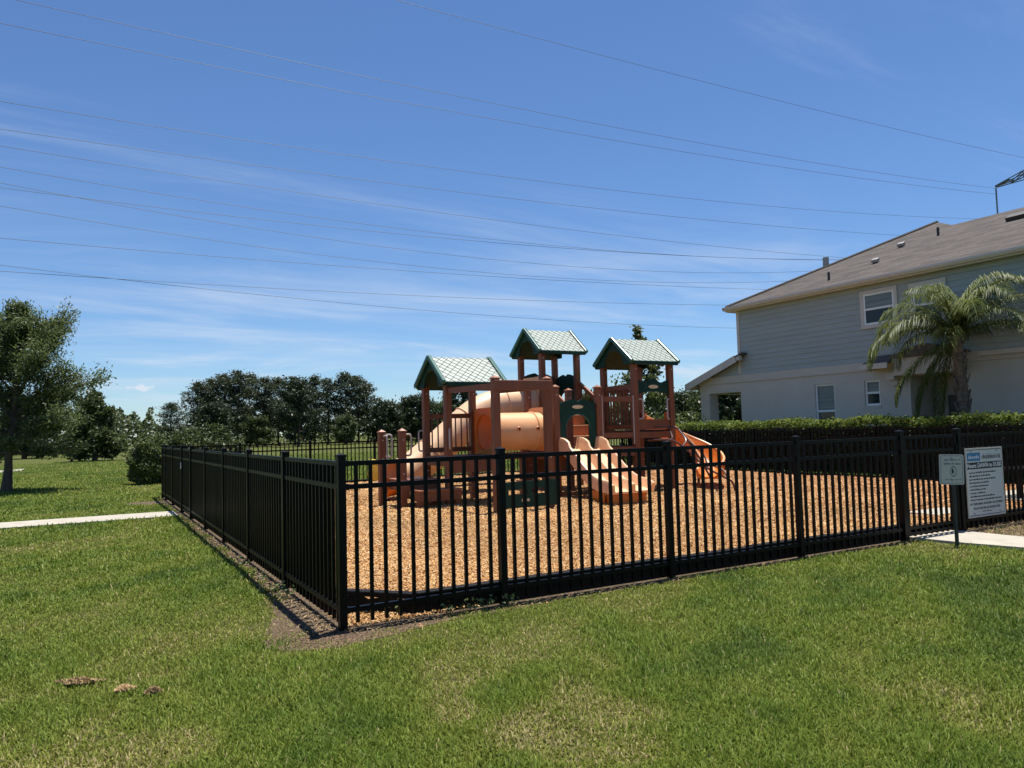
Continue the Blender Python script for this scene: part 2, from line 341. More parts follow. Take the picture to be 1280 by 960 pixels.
def catmull(pts, n=6):
    P = [Vector(p) for p in pts]; P = [P[0] * 2 - P[1]] + P + [P[-1] * 2 - P[-2]]; out = []
    for i in range(1, len(P) - 2):
        a, b, c, d = P[i - 1:i + 3]
        for k in range(n):
            t = k / n; out.append(0.5 * ((2 * b) + (c - a) * t + (2 * a - 5 * b + 4 * c - d) * t * t + (3 * b - a - 3 * c + d) * t ** 3))
    out.append(P[-2].copy()); return out
def polar(px, d):
    """a place d metres from the camera in the bearing seen at picture column px"""
    b = math.atan2(fw.x, fw.y) + math.atan((px - 640) / 936.7)
    return (CAM.x + d * math.sin(b), CAM.y + d * math.cos(b))
def vnoise(x, y, seed=0, n=5):
    """cheap smooth 2D value built from a few sines, about -1..1"""
    r = np.random.default_rng(seed); s = 0
    for i in range(n):
        k = r.uniform(0.5, 2.2) * (1.5 ** i) * 0.6; a = r.uniform(0, 2 * PI); p = r.uniform(0, 2 * PI)
        s = s + np.sin((x * math.cos(a) + y * math.sin(a)) * k * 2 + p + 1.3 * np.sin((x * math.sin(a) - y * math.cos(a)) * k + p * 2)) / (1.25 ** i)
    return s / 2.6
# ================================================================== the setting
EX, EY = 14.35, 15.0                     # the fenced yard
MZ = 0.15                                # mulch level
def ground():
    mb = MB(); xs = [-3000, -800, -250, -90, -40, -20, -10, -5, 0, 5, 10, 16, 25, 45, 100, 260, 800, 3000]; ys = [-3000, -400, -60, -15, -8, -4, 0, 5, 10, 16, 25, 45, 80, 130, 260, 800, 3000]
    n = len(xs)
    for y in ys:
        for x in xs: mb.v.append((x, y, 0.0))
    for j in range(len(ys) - 1):
        for i in range(n - 1): a = j * n + i; mb.f.append((a, a + 1, a + 1 + n, a + n))
    structure('lawn', mb, 'lawn')
ground()
def dirt_left(y): return 0.10 + 0.42 * np.exp(-np.maximum(y + 0.1, 0) / 0.85) + 0.05 * np.exp(-np.maximum(y - 3, 0) / 7)
def dirt_front(x): return 0.055 + 0.27 * np.exp(-np.maximum(x + 0.1, 0) / 0.8) + 0.05 * np.exp(-np.maximum(x, 0) / 4)
def soil_strip():
    mb = MB(); out = []; inn = []
    for y in np.linspace(EY, 0.0, 60): out.append((-float(dirt_left(y)) - 0.05 - 0.03 * math.sin(y * 5.1), y)); inn.append((0.35, max(y, 0.35)))
    for k in range(1, 9):
        a = k / 9 * PI / 2; r1, r2 = float(dirt_left(0.0)) + 0.08, float(dirt_front(0.0)) + 0.08
        out.append((-r1 * math.cos(a) ** 0.8, -r2 * math.sin(a) ** 0.8)); inn.append((0.35, 0.35))
    for x in np.linspace(0.0, 6.95, 50): out.append((x, -float(dirt_front(x)) - 0.04 - 0.03 * math.sin(x * 6.3))); inn.append((max(x, 0.35), 0.35))
    n = len(out); mb.v = [(x, y, 0.004) for x, y in out] + [(x, y, 0.004) for x, y in inn]
    for i in range(n - 1): mb.f.append((i, i + 1, n + i + 1, n + i))
    structure('soil_strip', mb, 'soil')
soil_strip()
structure('planting_bed', MB().quad((8.06, -0.95, 0.0042), (EX + 1.5, -1.2, 0.0042), (EX + 1.5, 0.35, 0.0042), (8.06, 0.35, 0.0042)), 'soil')
def slab(name, pts, z=0.03):
    mb = MB(); mb.prism(pts, (0, 0, -0.05), (1, 0, 0), (0, 1, 0), (0, 0, 0.05 + z)); return structure(name, mb, 'concrete')
slab('path_left', [(-0.16, 9.72), (-0.16, 10.78), (-9, 11.02), (-26, 12.6), (-26, 11.5), (-9, 9.95)])
slab('path_gate', [(7.02, 0.28), (7.10, -0.6), (7.35, -1.6), (7.7, -3.0), (8.6, -3.0), (8.15, -1.6), (8.02, -0.6), (8.0, 0.28)])
slab('entry_slab', [(8.3, 0.45), (9.2, 0.45), (9.2, 0.92), (8.3, 0.92)], 0.165)
slab('bench_pad', [(10.9, 0.45), (12.6, 0.45), (12.6, 1.6), (10.9, 1.6)], 0.172)
slab('path_far', [polar(-60, 42), polar(28, 46), polar(30, 49), polar(-60, 46)], 0.03)
structure('sand_patch', MB().prism([polar(100 + 75 * math.cos(a), 25.6 + 0.65 * math.sin(a) + 0.2 * math.sin(3 * a)) for a in np.linspace(0, 2 * PI, 24, endpoint=False)], (0, 0, -0.02), (1, 0, 0), (0, 1, 0), (0, 0, 0.026)), 'soil')
structure('bare_patch', MB().prism([(-0.45 + 0.45 * math.cos(a), 13.5 + 0.5 * math.sin(a)) for a in np.linspace(0, 2 * PI, 16, endpoint=False)], (0, 0, -0.02), (1, 0, 0), (0, 1, 0), (0, 0, 0.027)), 'soil')

BED = [(0.16, 0.62), (0.62, 0.13), (6.95, 0.13), (6.95, 0.3), (7.3, 0.72), (8.3, 0.72), (8.3, 0.13), (EX - 0.2, 0.13), (EX - 0.2, EY - 0.2), (0.16, EY - 0.2)]
HOLLOWS = ((6.8, 4.75, 0.75, 0.07), (10.0, 6.15, 0.55, 0.06), (3.4, 9.0, 0.55, 0.06), (4.7, 6.0, 0.6, 0.05), (9.3, 5.6, 0.5, 0.04))
def mulch_height(x, y):
    z = MZ + 0.030 * vnoise(x * 0.8, y * 0.8, 5, 4) - 0.028
    for hx, hy, hr, hd in HOLLOWS: z = z - hd * np.exp(-((x - hx) ** 2 + (y - hy) ** 2) / hr ** 2) + 0.35 * hd * np.exp(-(np.hypot(x - hx, y - hy) - 1.5 * hr) ** 2 / (0.35 * hr) ** 2)
    return z
def in_bed(x, y):
    ok = (x > 0.18) & (x < EX - 0.22) & (y > 0.15) & (y < EY - 0.22) & ((x - 0.16) / 0.46 + (y - 0.13) / 0.49 > 1.02)
    return ok & ~((x > 8.29) & (x < 9.21) & (y < 0.93) & (y > 0.44)) & ~((x > 10.9) & (x < 12.6) & (y < 1.6))
def mulch():
    nx, ny = 72, 74; xs = np.linspace(0.1, EX - 0.1, nx); ys = np.linspace(0.1, EY - 0.1, ny); mb = MB()
    for y in ys:
        for x in xs: mb.v.append((x, y, float(mulch_height(x, y))))
    for j in range(ny - 1):
        for i in range(nx - 1):
            cx, cy = (xs[i] + xs[i + 1]) / 2, (ys[j] + ys[j + 1]) / 2
            if cx / 0.62 + cy / 0.62 < 1.25 or False: continue
            a = j * nx + i; mb.f.append((a, a + 1, a + 1 + nx, a + nx))
    structure('mulch_bed', mb, 'mulchbase', sm=True)
mulch()
def chips():
    n = 720000; x = RNG.uniform(0.1, EX - 0.1, n); y = RNG.uniform(0.1, EY - 0.1, n)
    d = np.hypot(x - CAM.x, y - CAM.y); keep = in_bed(x, y) & (RNG.random(n) < np.clip((6.6 / d) ** 1.5, 0, 1))
    # a spill of chips under the fence at the near corner
    xs = np.abs(RNG.normal(0.35, 0.28, 1500)) + 0.03; ys = RNG.uniform(0.0, 0.55, 1500) * np.clip(1 - xs / 1.5, 0, 1) + 0.02; nsp = len(xs)
    x = np.concatenate([x[keep], xs]); y = np.concatenate([y[keep], ys]); d = np.hypot(x - CAM.x, y - CAM.y); n = len(x)
    z = np.asarray(mulch_height(x, y)) + RNG.uniform(0.0, 0.016, n)
    z[-nsp:] = 0.012 + RNG.uniform(0, 0.02, nsp)
    grow = np.clip(d / 8.0, 1, 1.9) ** 0.7
    ln = RNG.uniform(0.013, 0.040, n) * grow; wd = RNG.uniform(0.0055, 0.0125, n) * grow; th = wd * RNG.uniform(0.25, 0.6, n)
    yaw = RNG.uniform(0, 2 * PI, n); tilt = RNG.normal(0, 0.36, n)
    ax = np.stack([np.cos(yaw) * np.cos(tilt), np.sin(yaw) * np.cos(tilt), np.sin(tilt)], 1); roll = RNG.normal(0, 0.5, n)
    sx = np.stack([-np.sin(yaw), np.cos(yaw), np.zeros(n)], 1); nz = np.cross(ax, sx)
    bx = sx * np.cos(roll)[:, None] + nz * np.sin(roll)[:, None]; bn = np.cross(ax, bx); bn *= np.sign(bn[:, 2:3])
    c = np.stack([x, y, z], 1); A = ax * ln[:, None] / 2; B = bx * wd[:, None] / 2; T = bn * th[:, None]
    vs_ = np.stack([c - A - B, c + A - B * 0.8, c + A * 0.9 + B, c - A * 0.85 + B, c - A * 0.95 + T, c + A * 0.95 + T], 1).reshape(-1, 3)
    base = (np.arange(n) * 6)[:, None]; f = np.concatenate([base + np.array([[0, 1, 5, 4]]), base + np.array([[2, 3, 4, 5]])], 1).ravel()
    pal = np.array([[0.73, 0.44, 0.185], [0.64, 0.355, 0.13], [0.78, 0.53, 0.265], [0.52, 0.25, 0.083], [0.60, 0.31, 0.106], [0.26, 0.112, 0.042], [0.82, 0.60, 0.34]])
    k = RNG.choice(len(pal), n, p=[0.24, 0.20, 0.17, 0.13, 0.11, 0.06, 0.09]); cl = pal[k] * RNG.uniform(0.85, 1.12, n)[:, None]
    tone = 0.74 + 0.12 * vnoise(x * 0.7, y * 0.7, 31, 4); red = np.clip((x - 7) / 7, 0, 1) * 0.10       # older, redder chips to the right
    cl = cl * tone[:, None] * np.stack([1 + 0 * red, 1 - red, 1 - 0.4 * red], 1)
    me = np_mesh('wood_chips', vs_, f, np.full(2 * n, 4), np.repeat(np.clip(cl, 0, 0.9), 6, 0))
    o = obj('wood_chips', me, 'chips'); tag(o, 'orange tan wood chip mulch filling the fenced play yard', 'mulch', kind='stuff')
    return n
NCH = chips()

def lawn_ok(x, y, jit):
    jl = dirt_left(y) * (0.97 + 0.38 * jit) + 0.04 * jit; jf = dirt_front(x) * (0.97 + 0.38 * jit) + 0.04 * jit
    bad = (x > -jl) & (x < EX + 0.3) & (y > -jf) & (y < EY + 0.1)
    # rounded outside corner of the bare soil
    bad |= ((x / 0.55) ** 2 + (y / 0.38) ** 2 < 0.92 + 0.6 * jit) & (x < 0.05) & (y < 0.05)
    bad |= (x > 7.04 + 0.02 * jit + np.clip(-y - 0.6, 0, 3) * 0.25) & (x < 8.06 + np.clip(-y - 0.6, 0, 3) * 0.25) & (y < 0.3) & (y > -3.1)
    bad |= (x > 8.06) & (y > -0.80 + 0.08 * jit) & (y < 0.4) & (RNG.random(len(x)) < 0.9)
    bad |= (x < -0.1) & (x > -26) & (y > 9.74 - np.clip(-x, 0, 40) * -0.026 + 0.02 * jit) & (y < 10.76 + np.clip(-x, 0, 40) * 0.03 + 0.02 * jit)
    bad |= ((x + 0.45) / 0.45) ** 2 + ((y - 13.5) / 0.5) ** 2 < 1
    return ~bad
def grass():
    def sample(r0, r1, dens, pw, th0, th1):
        # density falls with distance from the viewpoint only as a level of detail
        n = int(dens); r = np.exp(RNG.uniform(math.log(r0), math.log(r1), n)) if pw else np.sqrt(RNG.uniform(r0 * r0, r1 * r1, n))
        th = RNG.uniform(th0, th1, n); return r, th
    t0, t1 = math.radians(-28), math.radians(88)
    r1, a1 = sample(2.0, 4.2, 260000, False, t0, t1); r2, a2 = sample(4.2, 60.0, 1150000, True, t0, t1)
    r = np.concatenate([r1, r2]); a = np.concatenate([a1, a2]); x = CAM.x + r * np.sin(a); y = CAM.y + r * np.cos(a)
    jit = vnoise(x * 5, y * 5, 3, 4) + 0.9 * (RNG.random(len(x)) ** 2 - 0.33) * 1.6; k = lawn_ok(x, y, jit); x, y, r = x[k], y[k], r[k]
    dry = 0.75 * vnoise(x * 0.5, y * 0.5, 77, 5) + 0.65 * vnoise(x * 1.9, y * 1.9, 78, 4) + 0.35 * vnoise(x * 5, y * 5, 79, 3)
    # a thin worn band nearest the viewpoint and along the bare soil
    edge = np.exp(-np.abs(np.where((y > 0), -x - dirt_left(y), -y - dirt_front(x))) / 0.10)
    worn = np.exp(-((y + 2.1 - 0.1 * x) / 0.9) ** 2) * np.clip(1.5 - np.abs(x + 0.6) / 2.2, 0, 1)
    dry = dry + 1.0 * worn * np.clip(0.5 + vnoise(x * 1.4, y * 1.4, 83, 4), 0, 1.2) + 0.6 * edge
    thin = RNG.random(len(x)) < np.clip(1.12 - 0.42 * np.clip(dry, 0, 1.4), 0.35, 1); x, y, r, dry, worn, edge = (q[thin] for q in (x, y, r, dry, worn, edge))
    n = len(x); s = np.clip(r / 5.0, 1, 6.5); tall = 1 + 0.35 * vnoise(x * 1.2, y * 1.2, 40, 4)
    h = RNG.uniform(0.022, 0.056, n) * tall * (1 - 0.35 * np.clip(dry, 0, 1)) * s ** 0.25; w = RNG.uniform(0.0019, 0.0036, n) * s ** 0.95
    yaw = RNG.uniform(0, 2 * PI, n); lean = np.abs(RNG.normal(0.55, 0.32, n)); lean2 = lean + RNG.uniform(0.15, 0.8, n)
    dx, dy = np.cos(yaw), np.sin(yaw); sxv = np.stack([-dy, dx, np.zeros(n)], 1) * w[:, None]
    p0 = np.stack([x, y, np.zeros(n)], 1)
    p1 = p0 + np.stack([dx * np.sin(lean), dy * np.sin(lean), np.cos(lean)], 1) * (h * 0.55)[:, None]
    p2 = p1 + np.stack([dx * np.sin(lean2), dy * np.sin(lean2), np.cos(lean2)], 1) * (h * 0.5)[:, None]
    vs_ = np.stack([p0 - sxv * 0.7, p0 + sxv * 0.7, p1 + sxv, p1 - sxv, p2], 1).reshape(-1, 3)
    base = (np.arange(n) * 5)[:, None]; f = np.concatenate([base + np.array([[0, 1, 2, 3]]), base + np.array([[3, 2, 4]])], 1).ravel(); cnt = np.tile(np.array([4, 3]), n)
    g = np.array([0.136, 0.208, 0.026]); yel = np.array([0.265, 0.275, 0.050]); straw = np.array([0.46, 0.38, 0.18]); dk = np.array([0.075, 0.130, 0.022])
    t = np.clip(0.24 + 0.55 * dry + RNG.normal(0, 0.20, n), 0, 1)[:, None]; cl = g * (1 - t) + yel * t
    d2 = np.clip(-1.1 * dry - 0.14, 0, 0.8)[:, None]; cl = cl * (1 - d2) + dk * d2
    st = RNG.random(n) < np.clip(0.012 + 0.30 * np.clip(dry - 0.45, 0, 1.3) + 0.25 * worn * (dry > 0.5), 0, 0.6); cl[st] = straw * RNG.uniform(0.7, 1.1, st.sum())[:, None]
    cl *= RNG.uniform(0.65, 1.22, n)[:, None]
    me = np_mesh('grass', vs_, f, cnt, np.repeat(cl, 5, 0))
    tag(obj('grass', me, 'grass'), 'green mown lawn grass with yellowed patches', 'grass', kind='stuff'); return n
NGR = grass()
def soil_crumbs():
    r = np.random.default_rng(19); n = 17000; a = r.random(n) < 0.5; u = r.random(n)
    y1 = 9.2 * u ** 2.2; x1 = -r.random(n) * (dirt_left(y1) + 0.06); x2 = 7 * u ** 1.8; y2 = -r.random(n) * (dirt_front(x2) + 0.05)
    x = np.where(a, x1, x2); y = np.where(a, y1, y2); k = r.random(n) < 0.25; t = r.uniform(0, PI / 2, n); q = np.sqrt(r.random(n)); x = np.where(k, -0.55 * q * np.cos(t), x); y = np.where(k, -0.40 * q * np.sin(t), y)
    s = r.uniform(0.002, 0.007, n); s[r.random(n) < 0.03] *= 2.4; th = r.uniform(0, 2 * PI, n); z = np.full(n, 0.004)
    cs, sn = np.cos(th) * s, np.sin(th) * s; e = r.uniform(0.5, 1.6, n)
    v = np.stack([np.stack([x + cs * e, y + sn * e, z], 1), np.stack([x - sn, y + cs, z], 1), np.stack([x - cs * e, y - sn * e, z], 1), np.stack([x + sn, y - cs, z], 1), np.stack([x, y, z + s * 0.9], 1)], 1).reshape(-1, 3)
    b = (np.arange(n) * 5)[:, None]; f = np.concatenate([b + np.array([[0, 1, 4]]), b + np.array([[1, 2, 4]]), b + np.array([[2, 3, 4]]), b + np.array([[3, 0, 4]])], 1).ravel()
    pal = np.array([[0.050, 0.031, 0.018], [0.13, 0.086, 0.052], [0.20, 0.145, 0.092], [0.36, 0.20, 0.09]]); c = pal[r.choice(4, n, p=[0.52, 0.36, 0.07, 0.05])] * r.uniform(0.7, 1.15, n)[:, None]
    tag(obj('soil_crumbs', np_mesh('soil_crumbs', v, f, np.full(4 * n, 3), np.repeat(c, 5, 0)), 'chips'), 'crumbly bare soil along the foot of the near fence', 'soil', kind='stuff')
soil_crumbs()

# ================================================================== fences
PK = 0.0254; RAILZ = (1.236, 1.060, 0.145); RH = 0.036
def bmesh_box(name, x0, x1, y0, y1, z0, z1): return MB().box(x0, x1, y0, y1, z0, z1).mesh(name)
ME_PICKET = bmesh_box('picket', -PK / 2, PK / 2, -PK / 2, PK / 2, 0.045, 1.235); ME_PICKET.materials.append(M['black'])
ME_BRACKET = bmesh_box('rail_bracket', -0.012, 0.020, -0.0215, 0.0215, -0.0225, 0.0225); ME_BRACKET.materials.append(M['black'])
def post_meshes(w, h):
    a = bmesh_box('fence_post', -w / 2, w / 2, -w / 2, w / 2, -0.02, h); mb = MB(); c = w / 2 + 0.004
    mb.box(-c, c, -c, c, h, h + 0.018); n = len(mb.v); mb.v += [(-c, -c, h + 0.018), (c, -c, h + 0.018), (c, c, h + 0.018), (-c, c, h + 0.018), (0, 0, h + 0.032)]; mb.f += [(n, n + 1, n + 4), (n + 1, n + 2, n + 4), (n + 2, n + 3, n + 4), (n + 3, n, n + 4)]
    b = mb.mesh('post_cap'); a.materials.append(M['black']); b.materials.append(M['black']); return a, b
POST, CAP = post_meshes(0.058, 1.285); GPOST, GCAP = post_meshes(0.072, 1.30)
def add_post(root, loc, gate=False):
    o = obj('fence_post', GPOST if gate else POST, None, root, loc); obj('post_cap', GCAP if gate else CAP, None, o); return o
def run_panel(root, org, a, b, n):
    """rails and n pickets between fence line points a and b (2D), root at org"""
    a, b = Vector((*a, 0)), Vector((*b, 0)); d = (b - a); l = d.length; d.normalize(); q = 0.027; ang = math.atan2(d.y, d.x)
    for z in RAILZ:
        mb = MB(); p0 = a + d * q - Vector(org); p1 = b - d * q - Vector(org); mb.beam((p0.x, p0.y, z), (p1.x, p1.y, z), 0.034, RH); me = mb.mesh('rail'); obj('rail', me, 'black', root)
    for e in (a + d * 0.034, b - d * 0.034):
        for z in RAILZ: o = obj('rail_bracket', ME_BRACKET, None, root, e - Vector(org) + V(0, 0, z)); o.rotation_euler = (0, 0, ang)
    for i in range(n):
        p = a + d * (l * (i + 1) / (n + 1)) - Vector(org); o = obj('picket', ME_PICKET, None, root, p); o.rotation_euler = (0, 0, ang)
def fence(name, label, org, pts, counts, gates=(), skip_first=False, skip_last=False):
    root = thing(name, label, 'fence', org, 'black metal fence runs round the play yard')
    for i, p in enumerate(pts):
        if (i == 0 and skip_first) or (i == len(pts) - 1 and skip_last): continue
        add_post(root, (p[0] - org[0], p[1] - org[1], 0), p in gates)
    for i, c in enumerate(counts):
        if c: run_panel(root, org, pts[i], pts[i + 1], c)
    return root
fence('metal_fence', 'black metal picket fence in front of the playground, left of the signs', (3.4, 0, 0), [(0, 0), (1.37, 0), (3.2, 0), (5.03, 0), (6.86, 0)], [11, 15, 15, 15], gates=[(6.86, 0)])
fence('metal_fence', 'black metal picket fence run behind the large rules sign', (11.2, 0, 0), [(8.06, 0), (9.89, 0), (11.72, 0), (13.55, 0), (EX, 0)], [15, 15, 15, 6], gates=[(8.06, 0)])
fence('metal_fence', 'black metal picket fence receding along the left side lawn', (0, 4.6, 0), [(0, 0), (0, 1.83), (0, 3.66), (0, 5.49), (0, 7.32), (0, 9.15)], [15, 15, 15, 15, 15], gates=[(0, 9.15)], skip_first=True)
fence('metal_fence', 'short far end of the left black fence beyond its gate', (0, 12.9, 0), [(0, 10.62), (0, 12.45), (0, 14.1), (0, EY)], [15, 13, 7], gates=[(0, 10.62)])
fence('metal_fence', 'black metal picket fence across the back of the play yard', (7, EY, 0), [(0, EY)] + [(1.83 * k, EY) for k in range(1, 8)] + [(EX, EY)], [15] * 7 + [12], skip_first=True)
fence('metal_fence', 'black metal picket fence along the clipped hedge by the house', (EX, 7.5, 0), [(EX, 0)] + [(EX, 1.83 * k) for k in range(1, 9)] + [(EX, EY)], [15] * 8 + [2], skip_first=True, skip_last=True)
def gate(label, a, b, n, hinge_first=True):
    a, b = Vector((*a, 0)), Vector((*b, 0)); org = (a + b) / 2; d = (b - a).normalized(); ang = math.atan2(d.y, d.x); l = (b - a).length; root = thing('gate', label, 'gate', org, 'black metal gates of the play yard')
    g = 0.052; half = l / 2
    for s in (-1, 1):
        c = d * (s * (half - g - 0.02)); mb = MB(); mb.obox((c.x, c.y, 0.655), (0.045, 0.045, 1.20), (d, V(-d.y, d.x, 0), V(0, 0, 1))); part_local('gate_stile', mb, 'black', root)
    for z in (1.236, 1.06, 0.15, 0.075):
        mb = MB(); p = d * (half - g - 0.045); mb.beam((-p.x, -p.y, z), (p.x, p.y, z), 0.034, RH); part_local('gate_rail', mb, 'black', root)
    for i in range(n):
        c = d * ((-half + g + 0.04) + (l - 2 * g - 0.08) * (i + 1) / (n + 1)); o = obj('picket', ME_PICKET, None, root, c); o.rotation_euler = (0, 0, ang)
    s = -1 if hinge_first else 1
    for z in (0.22, 1.0):
        c = d * (s * (half - 0.042)); mb = MB(); mb.tube([(c.x, c.y, z), (c.x, c.y, z + 0.10)], 0.017, 8); part_local('hinge', mb, 'black', root)
    c = d * (-s * (half - 0.05)); mb = MB(); mb.obox((c.x, c.y, 1.02), (0.05, 0.06, 0.22), (d, V(-d.y, d.x, 0), V(0, 0, 1))); mb.tube([(c.x, c.y, 1.13), (c.x, c.y, 1.22)], 0.014, 8); la = part_local('latch', mb, 'black', root)
    return root
def part_local(name, mb, mat, parent):
    me = mb.mesh(name); recalc(me); o = obj(name, me, mat, parent); ORI[o] = ORI.get(parent, (0, 0, 0)); return o
gate('black picket gate at the concrete path beside the two signs', (6.86, 0), (8.06, 0), 8)
g2 = gate('black picket gate in the left fence where the path meets it', (0, 9.15), (0, 10.62), 11)
part_local('latch_tag', MB().box(-0.045, -0.035, 0.66, 0.71, 0.86, 0.98), 'paper', g2)

def borders():
    root = thing('playground_border', 'low black plastic timber border holding in the mulch', 'border', (0.16, 0.13, 0))
    def run(p, q, maxlen=1.22):
        p, q = Vector((*p, 0)), Vector((*q, 0)); d = q - p; n = max(1, round(d.length / maxlen))
        for i in range(n):
            a = p + d * (i / n); b = p + d * ((i + 1) / n); e = d.normalized() * 0.006; mb = MB(); z = 0.085 + 0.006 * math.sin(i * 2.1 + p.x)
            mb.beam((a + e) + V(0, 0, z), (b - e) + V(0, 0, z), 0.085, 0.19); o = part('border_timber', mb, 'border', root, bevel=0.012)
    run((0.12, 0.66), (0.62, 0.12), 1.0); run((0.62, 0.12), (6.94, 0.12)); run((8.06, 0.12), (EX - 0.18, 0.12)); run((EX - 0.18, 0.12), (EX - 0.18, EY - 0.18)); run((0.12, EY - 0.18), (EX - 0.18, EY - 0.18)); run((0.12, 0.66), (0.12, 9.3)); run((0.12, 10.5), (0.12, EY - 0.18))
borders()

# ================================================================== signs
DG = None
def letters(txt, size, parent, o, ex, ey, nrm, mat, align='CENTER', name='lettering'):
    """real letter shapes as a thin mesh on the face o + ex*u + ey*v"""
    cu = bpy.data.curves.new('lettering', 'FONT'); cu.body = txt; cu.size = size; cu.align_x = align; cu.align_y = 'CENTER'; cu.extrude = 0.0006; cu.offset = size * 0.022; cu.resolution_u = 2
    tmp = bpy.data.objects.new('tmp_text', cu); COL.objects.link(tmp); dg = bpy.context.evaluated_depsgraph_get(); me = bpy.data.meshes.new_from_object(tmp.evaluated_get(dg)); bpy.data.objects.remove(tmp)
    me.materials.clear(); ex, ey, nrm, o = Vector(ex), Vector(ey), Vector(nrm), Vector(o); mat4 = Matrix((ex, ey, nrm)).transposed().to_4x4(); mat4.translation = o; me.transform(mat4)
    ob = obj(name, me, mat, parent); return ob
def greek(u0, u1, v, h, o, ex, ey, nrm, mb, rnd):
    """an unreadable line of print: word sized runs of small strokes"""
    u = u0
    while u < u1:
        w = rnd.uniform(0.02, 0.07); w = min(w, u1 - u)
        k = u
        while k < u + w - 0.004:
            hh = h * rnd.choice((0.6, 0.65, 0.7, 1.0)); c = Vector(o) + Vector(ex) * (k + 0.003) + Vector(ey) * (v - h / 2 + hh / 2) + Vector(nrm) * 0.0006; mb.obox(c, (0.0045, hh, 0.001), (Vector(ex), Vector(ey), Vector(nrm))); k += 0.0068
        u += w + 0.011
def rules_sign():
    rnd = random.Random(4); x0, x1, z0, z1, y = 8.125, 8.985, 0.175, 1.062, -0.048
    o = ((x0 + x1) / 2, y, z0); root = thing('rules_sign', 'large white rules sign with blue header hung on the fence beside the gate', 'sign', o); w, h = x1 - x0, z1 - z0; hw = w / 2
    def box(name, u0, u1, v0, v1, d0, d1, mat, bevel=0): 
        mb = MB().box(u0, u1, -d1, -d0, v0, v1); ob = part_local(name, mb, mat, root)
        return ob
    box('panel', -hw, hw, 0, h, 0.0, 0.006, 'signwhite')
    for nm, (a, b, c, d) in (('frame', (-hw, hw, 0, 0.014)), ('frame', (-hw, hw, h - 0.014, h)), ('frame', (-hw, -hw + 0.014, 0.014, h - 0.014)), ('frame', (hw - 0.014, hw, 0.014, h - 0.014))): box(nm, a, b, c, d, 0.006, 0.012, 'trimwhite')
    for (a, b, c, d) in ((-hw + 0.02, hw - 0.02, 0.02, 0.028), (-hw + 0.02, hw - 0.02, h - 0.028, h - 0.02)): box('printed_rule', a, b, c, d, 0.006, 0.0068, 'ink')
    box('header_panel', -hw + 0.04, -0.09, h - 0.165, h - 0.06, 0.006, 0.0075, 'signblue')
    box('hours_band', -hw + 0.03, hw - 0.02, h - 0.27, h - 0.185, 0.006, 0.0075, 'ink')
    ex, ey, nr = (1, 0, 0), (0, 0, 1), (0, -1, 0)
    letters('Hours: DAWN to DUSK', 0.078, root, (0.0, -0.0082, h - 0.228), ex, ey, nr, 'paper')
    mb = MB(); greek(-hw + 0.07, -0.12, h - 0.112, 0.045, (0, -0.0078, 0), ex, ey, nr, mb, rnd); part_local('header_print', mb, 'paper', root)
    mb = MB(); greek(-0.05, hw - 0.05, h - 0.112, 0.065, (0, -0.0066, 0), ex, ey, nr, mb, rnd); part_local('header_print', mb, 'inkgrey', root)
    for i, ln in enumerate((0.62, 0.50, 0.60, 0.45, 0.43, 0.36, 0.36, 0.56, 0.74)):
        v = h - 0.315 - i * 0.0435; mb = MB(); greek(-hw + 0.065, -hw + 0.065 + ln, v, 0.022, (0, -0.0066, 0), ex, ey, nr, mb, rnd); part_local('rule_print', mb, 'ink', root)
    letters('NO TRESPASSING, SOLICITING OR LOITERING', 0.037, root, (0.0, -0.0068, 0.168), ex, ey, nr, 'ink'); letters('VIOLATORS WILL BE PROSECUTED', 0.040, root, (0.0, -0.0068, 0.110), ex, ey, nr, 'ink')
    mb = MB(); greek(-0.11, 0.11, 0.068, 0.014, (0, -0.0066, 0), ex, ey, nr, mb, rnd); part_local('small_print', mb, 'ink', root)
    for u in (-0.3, 0.3):
        for v in (0.05, h - 0.045): mb = MB(); mb.tube([(u, 0.012, v), (u, -0.016, v)], 0.008, 8); part_local('bolt', mb, 'steel', root)
rules_sign()
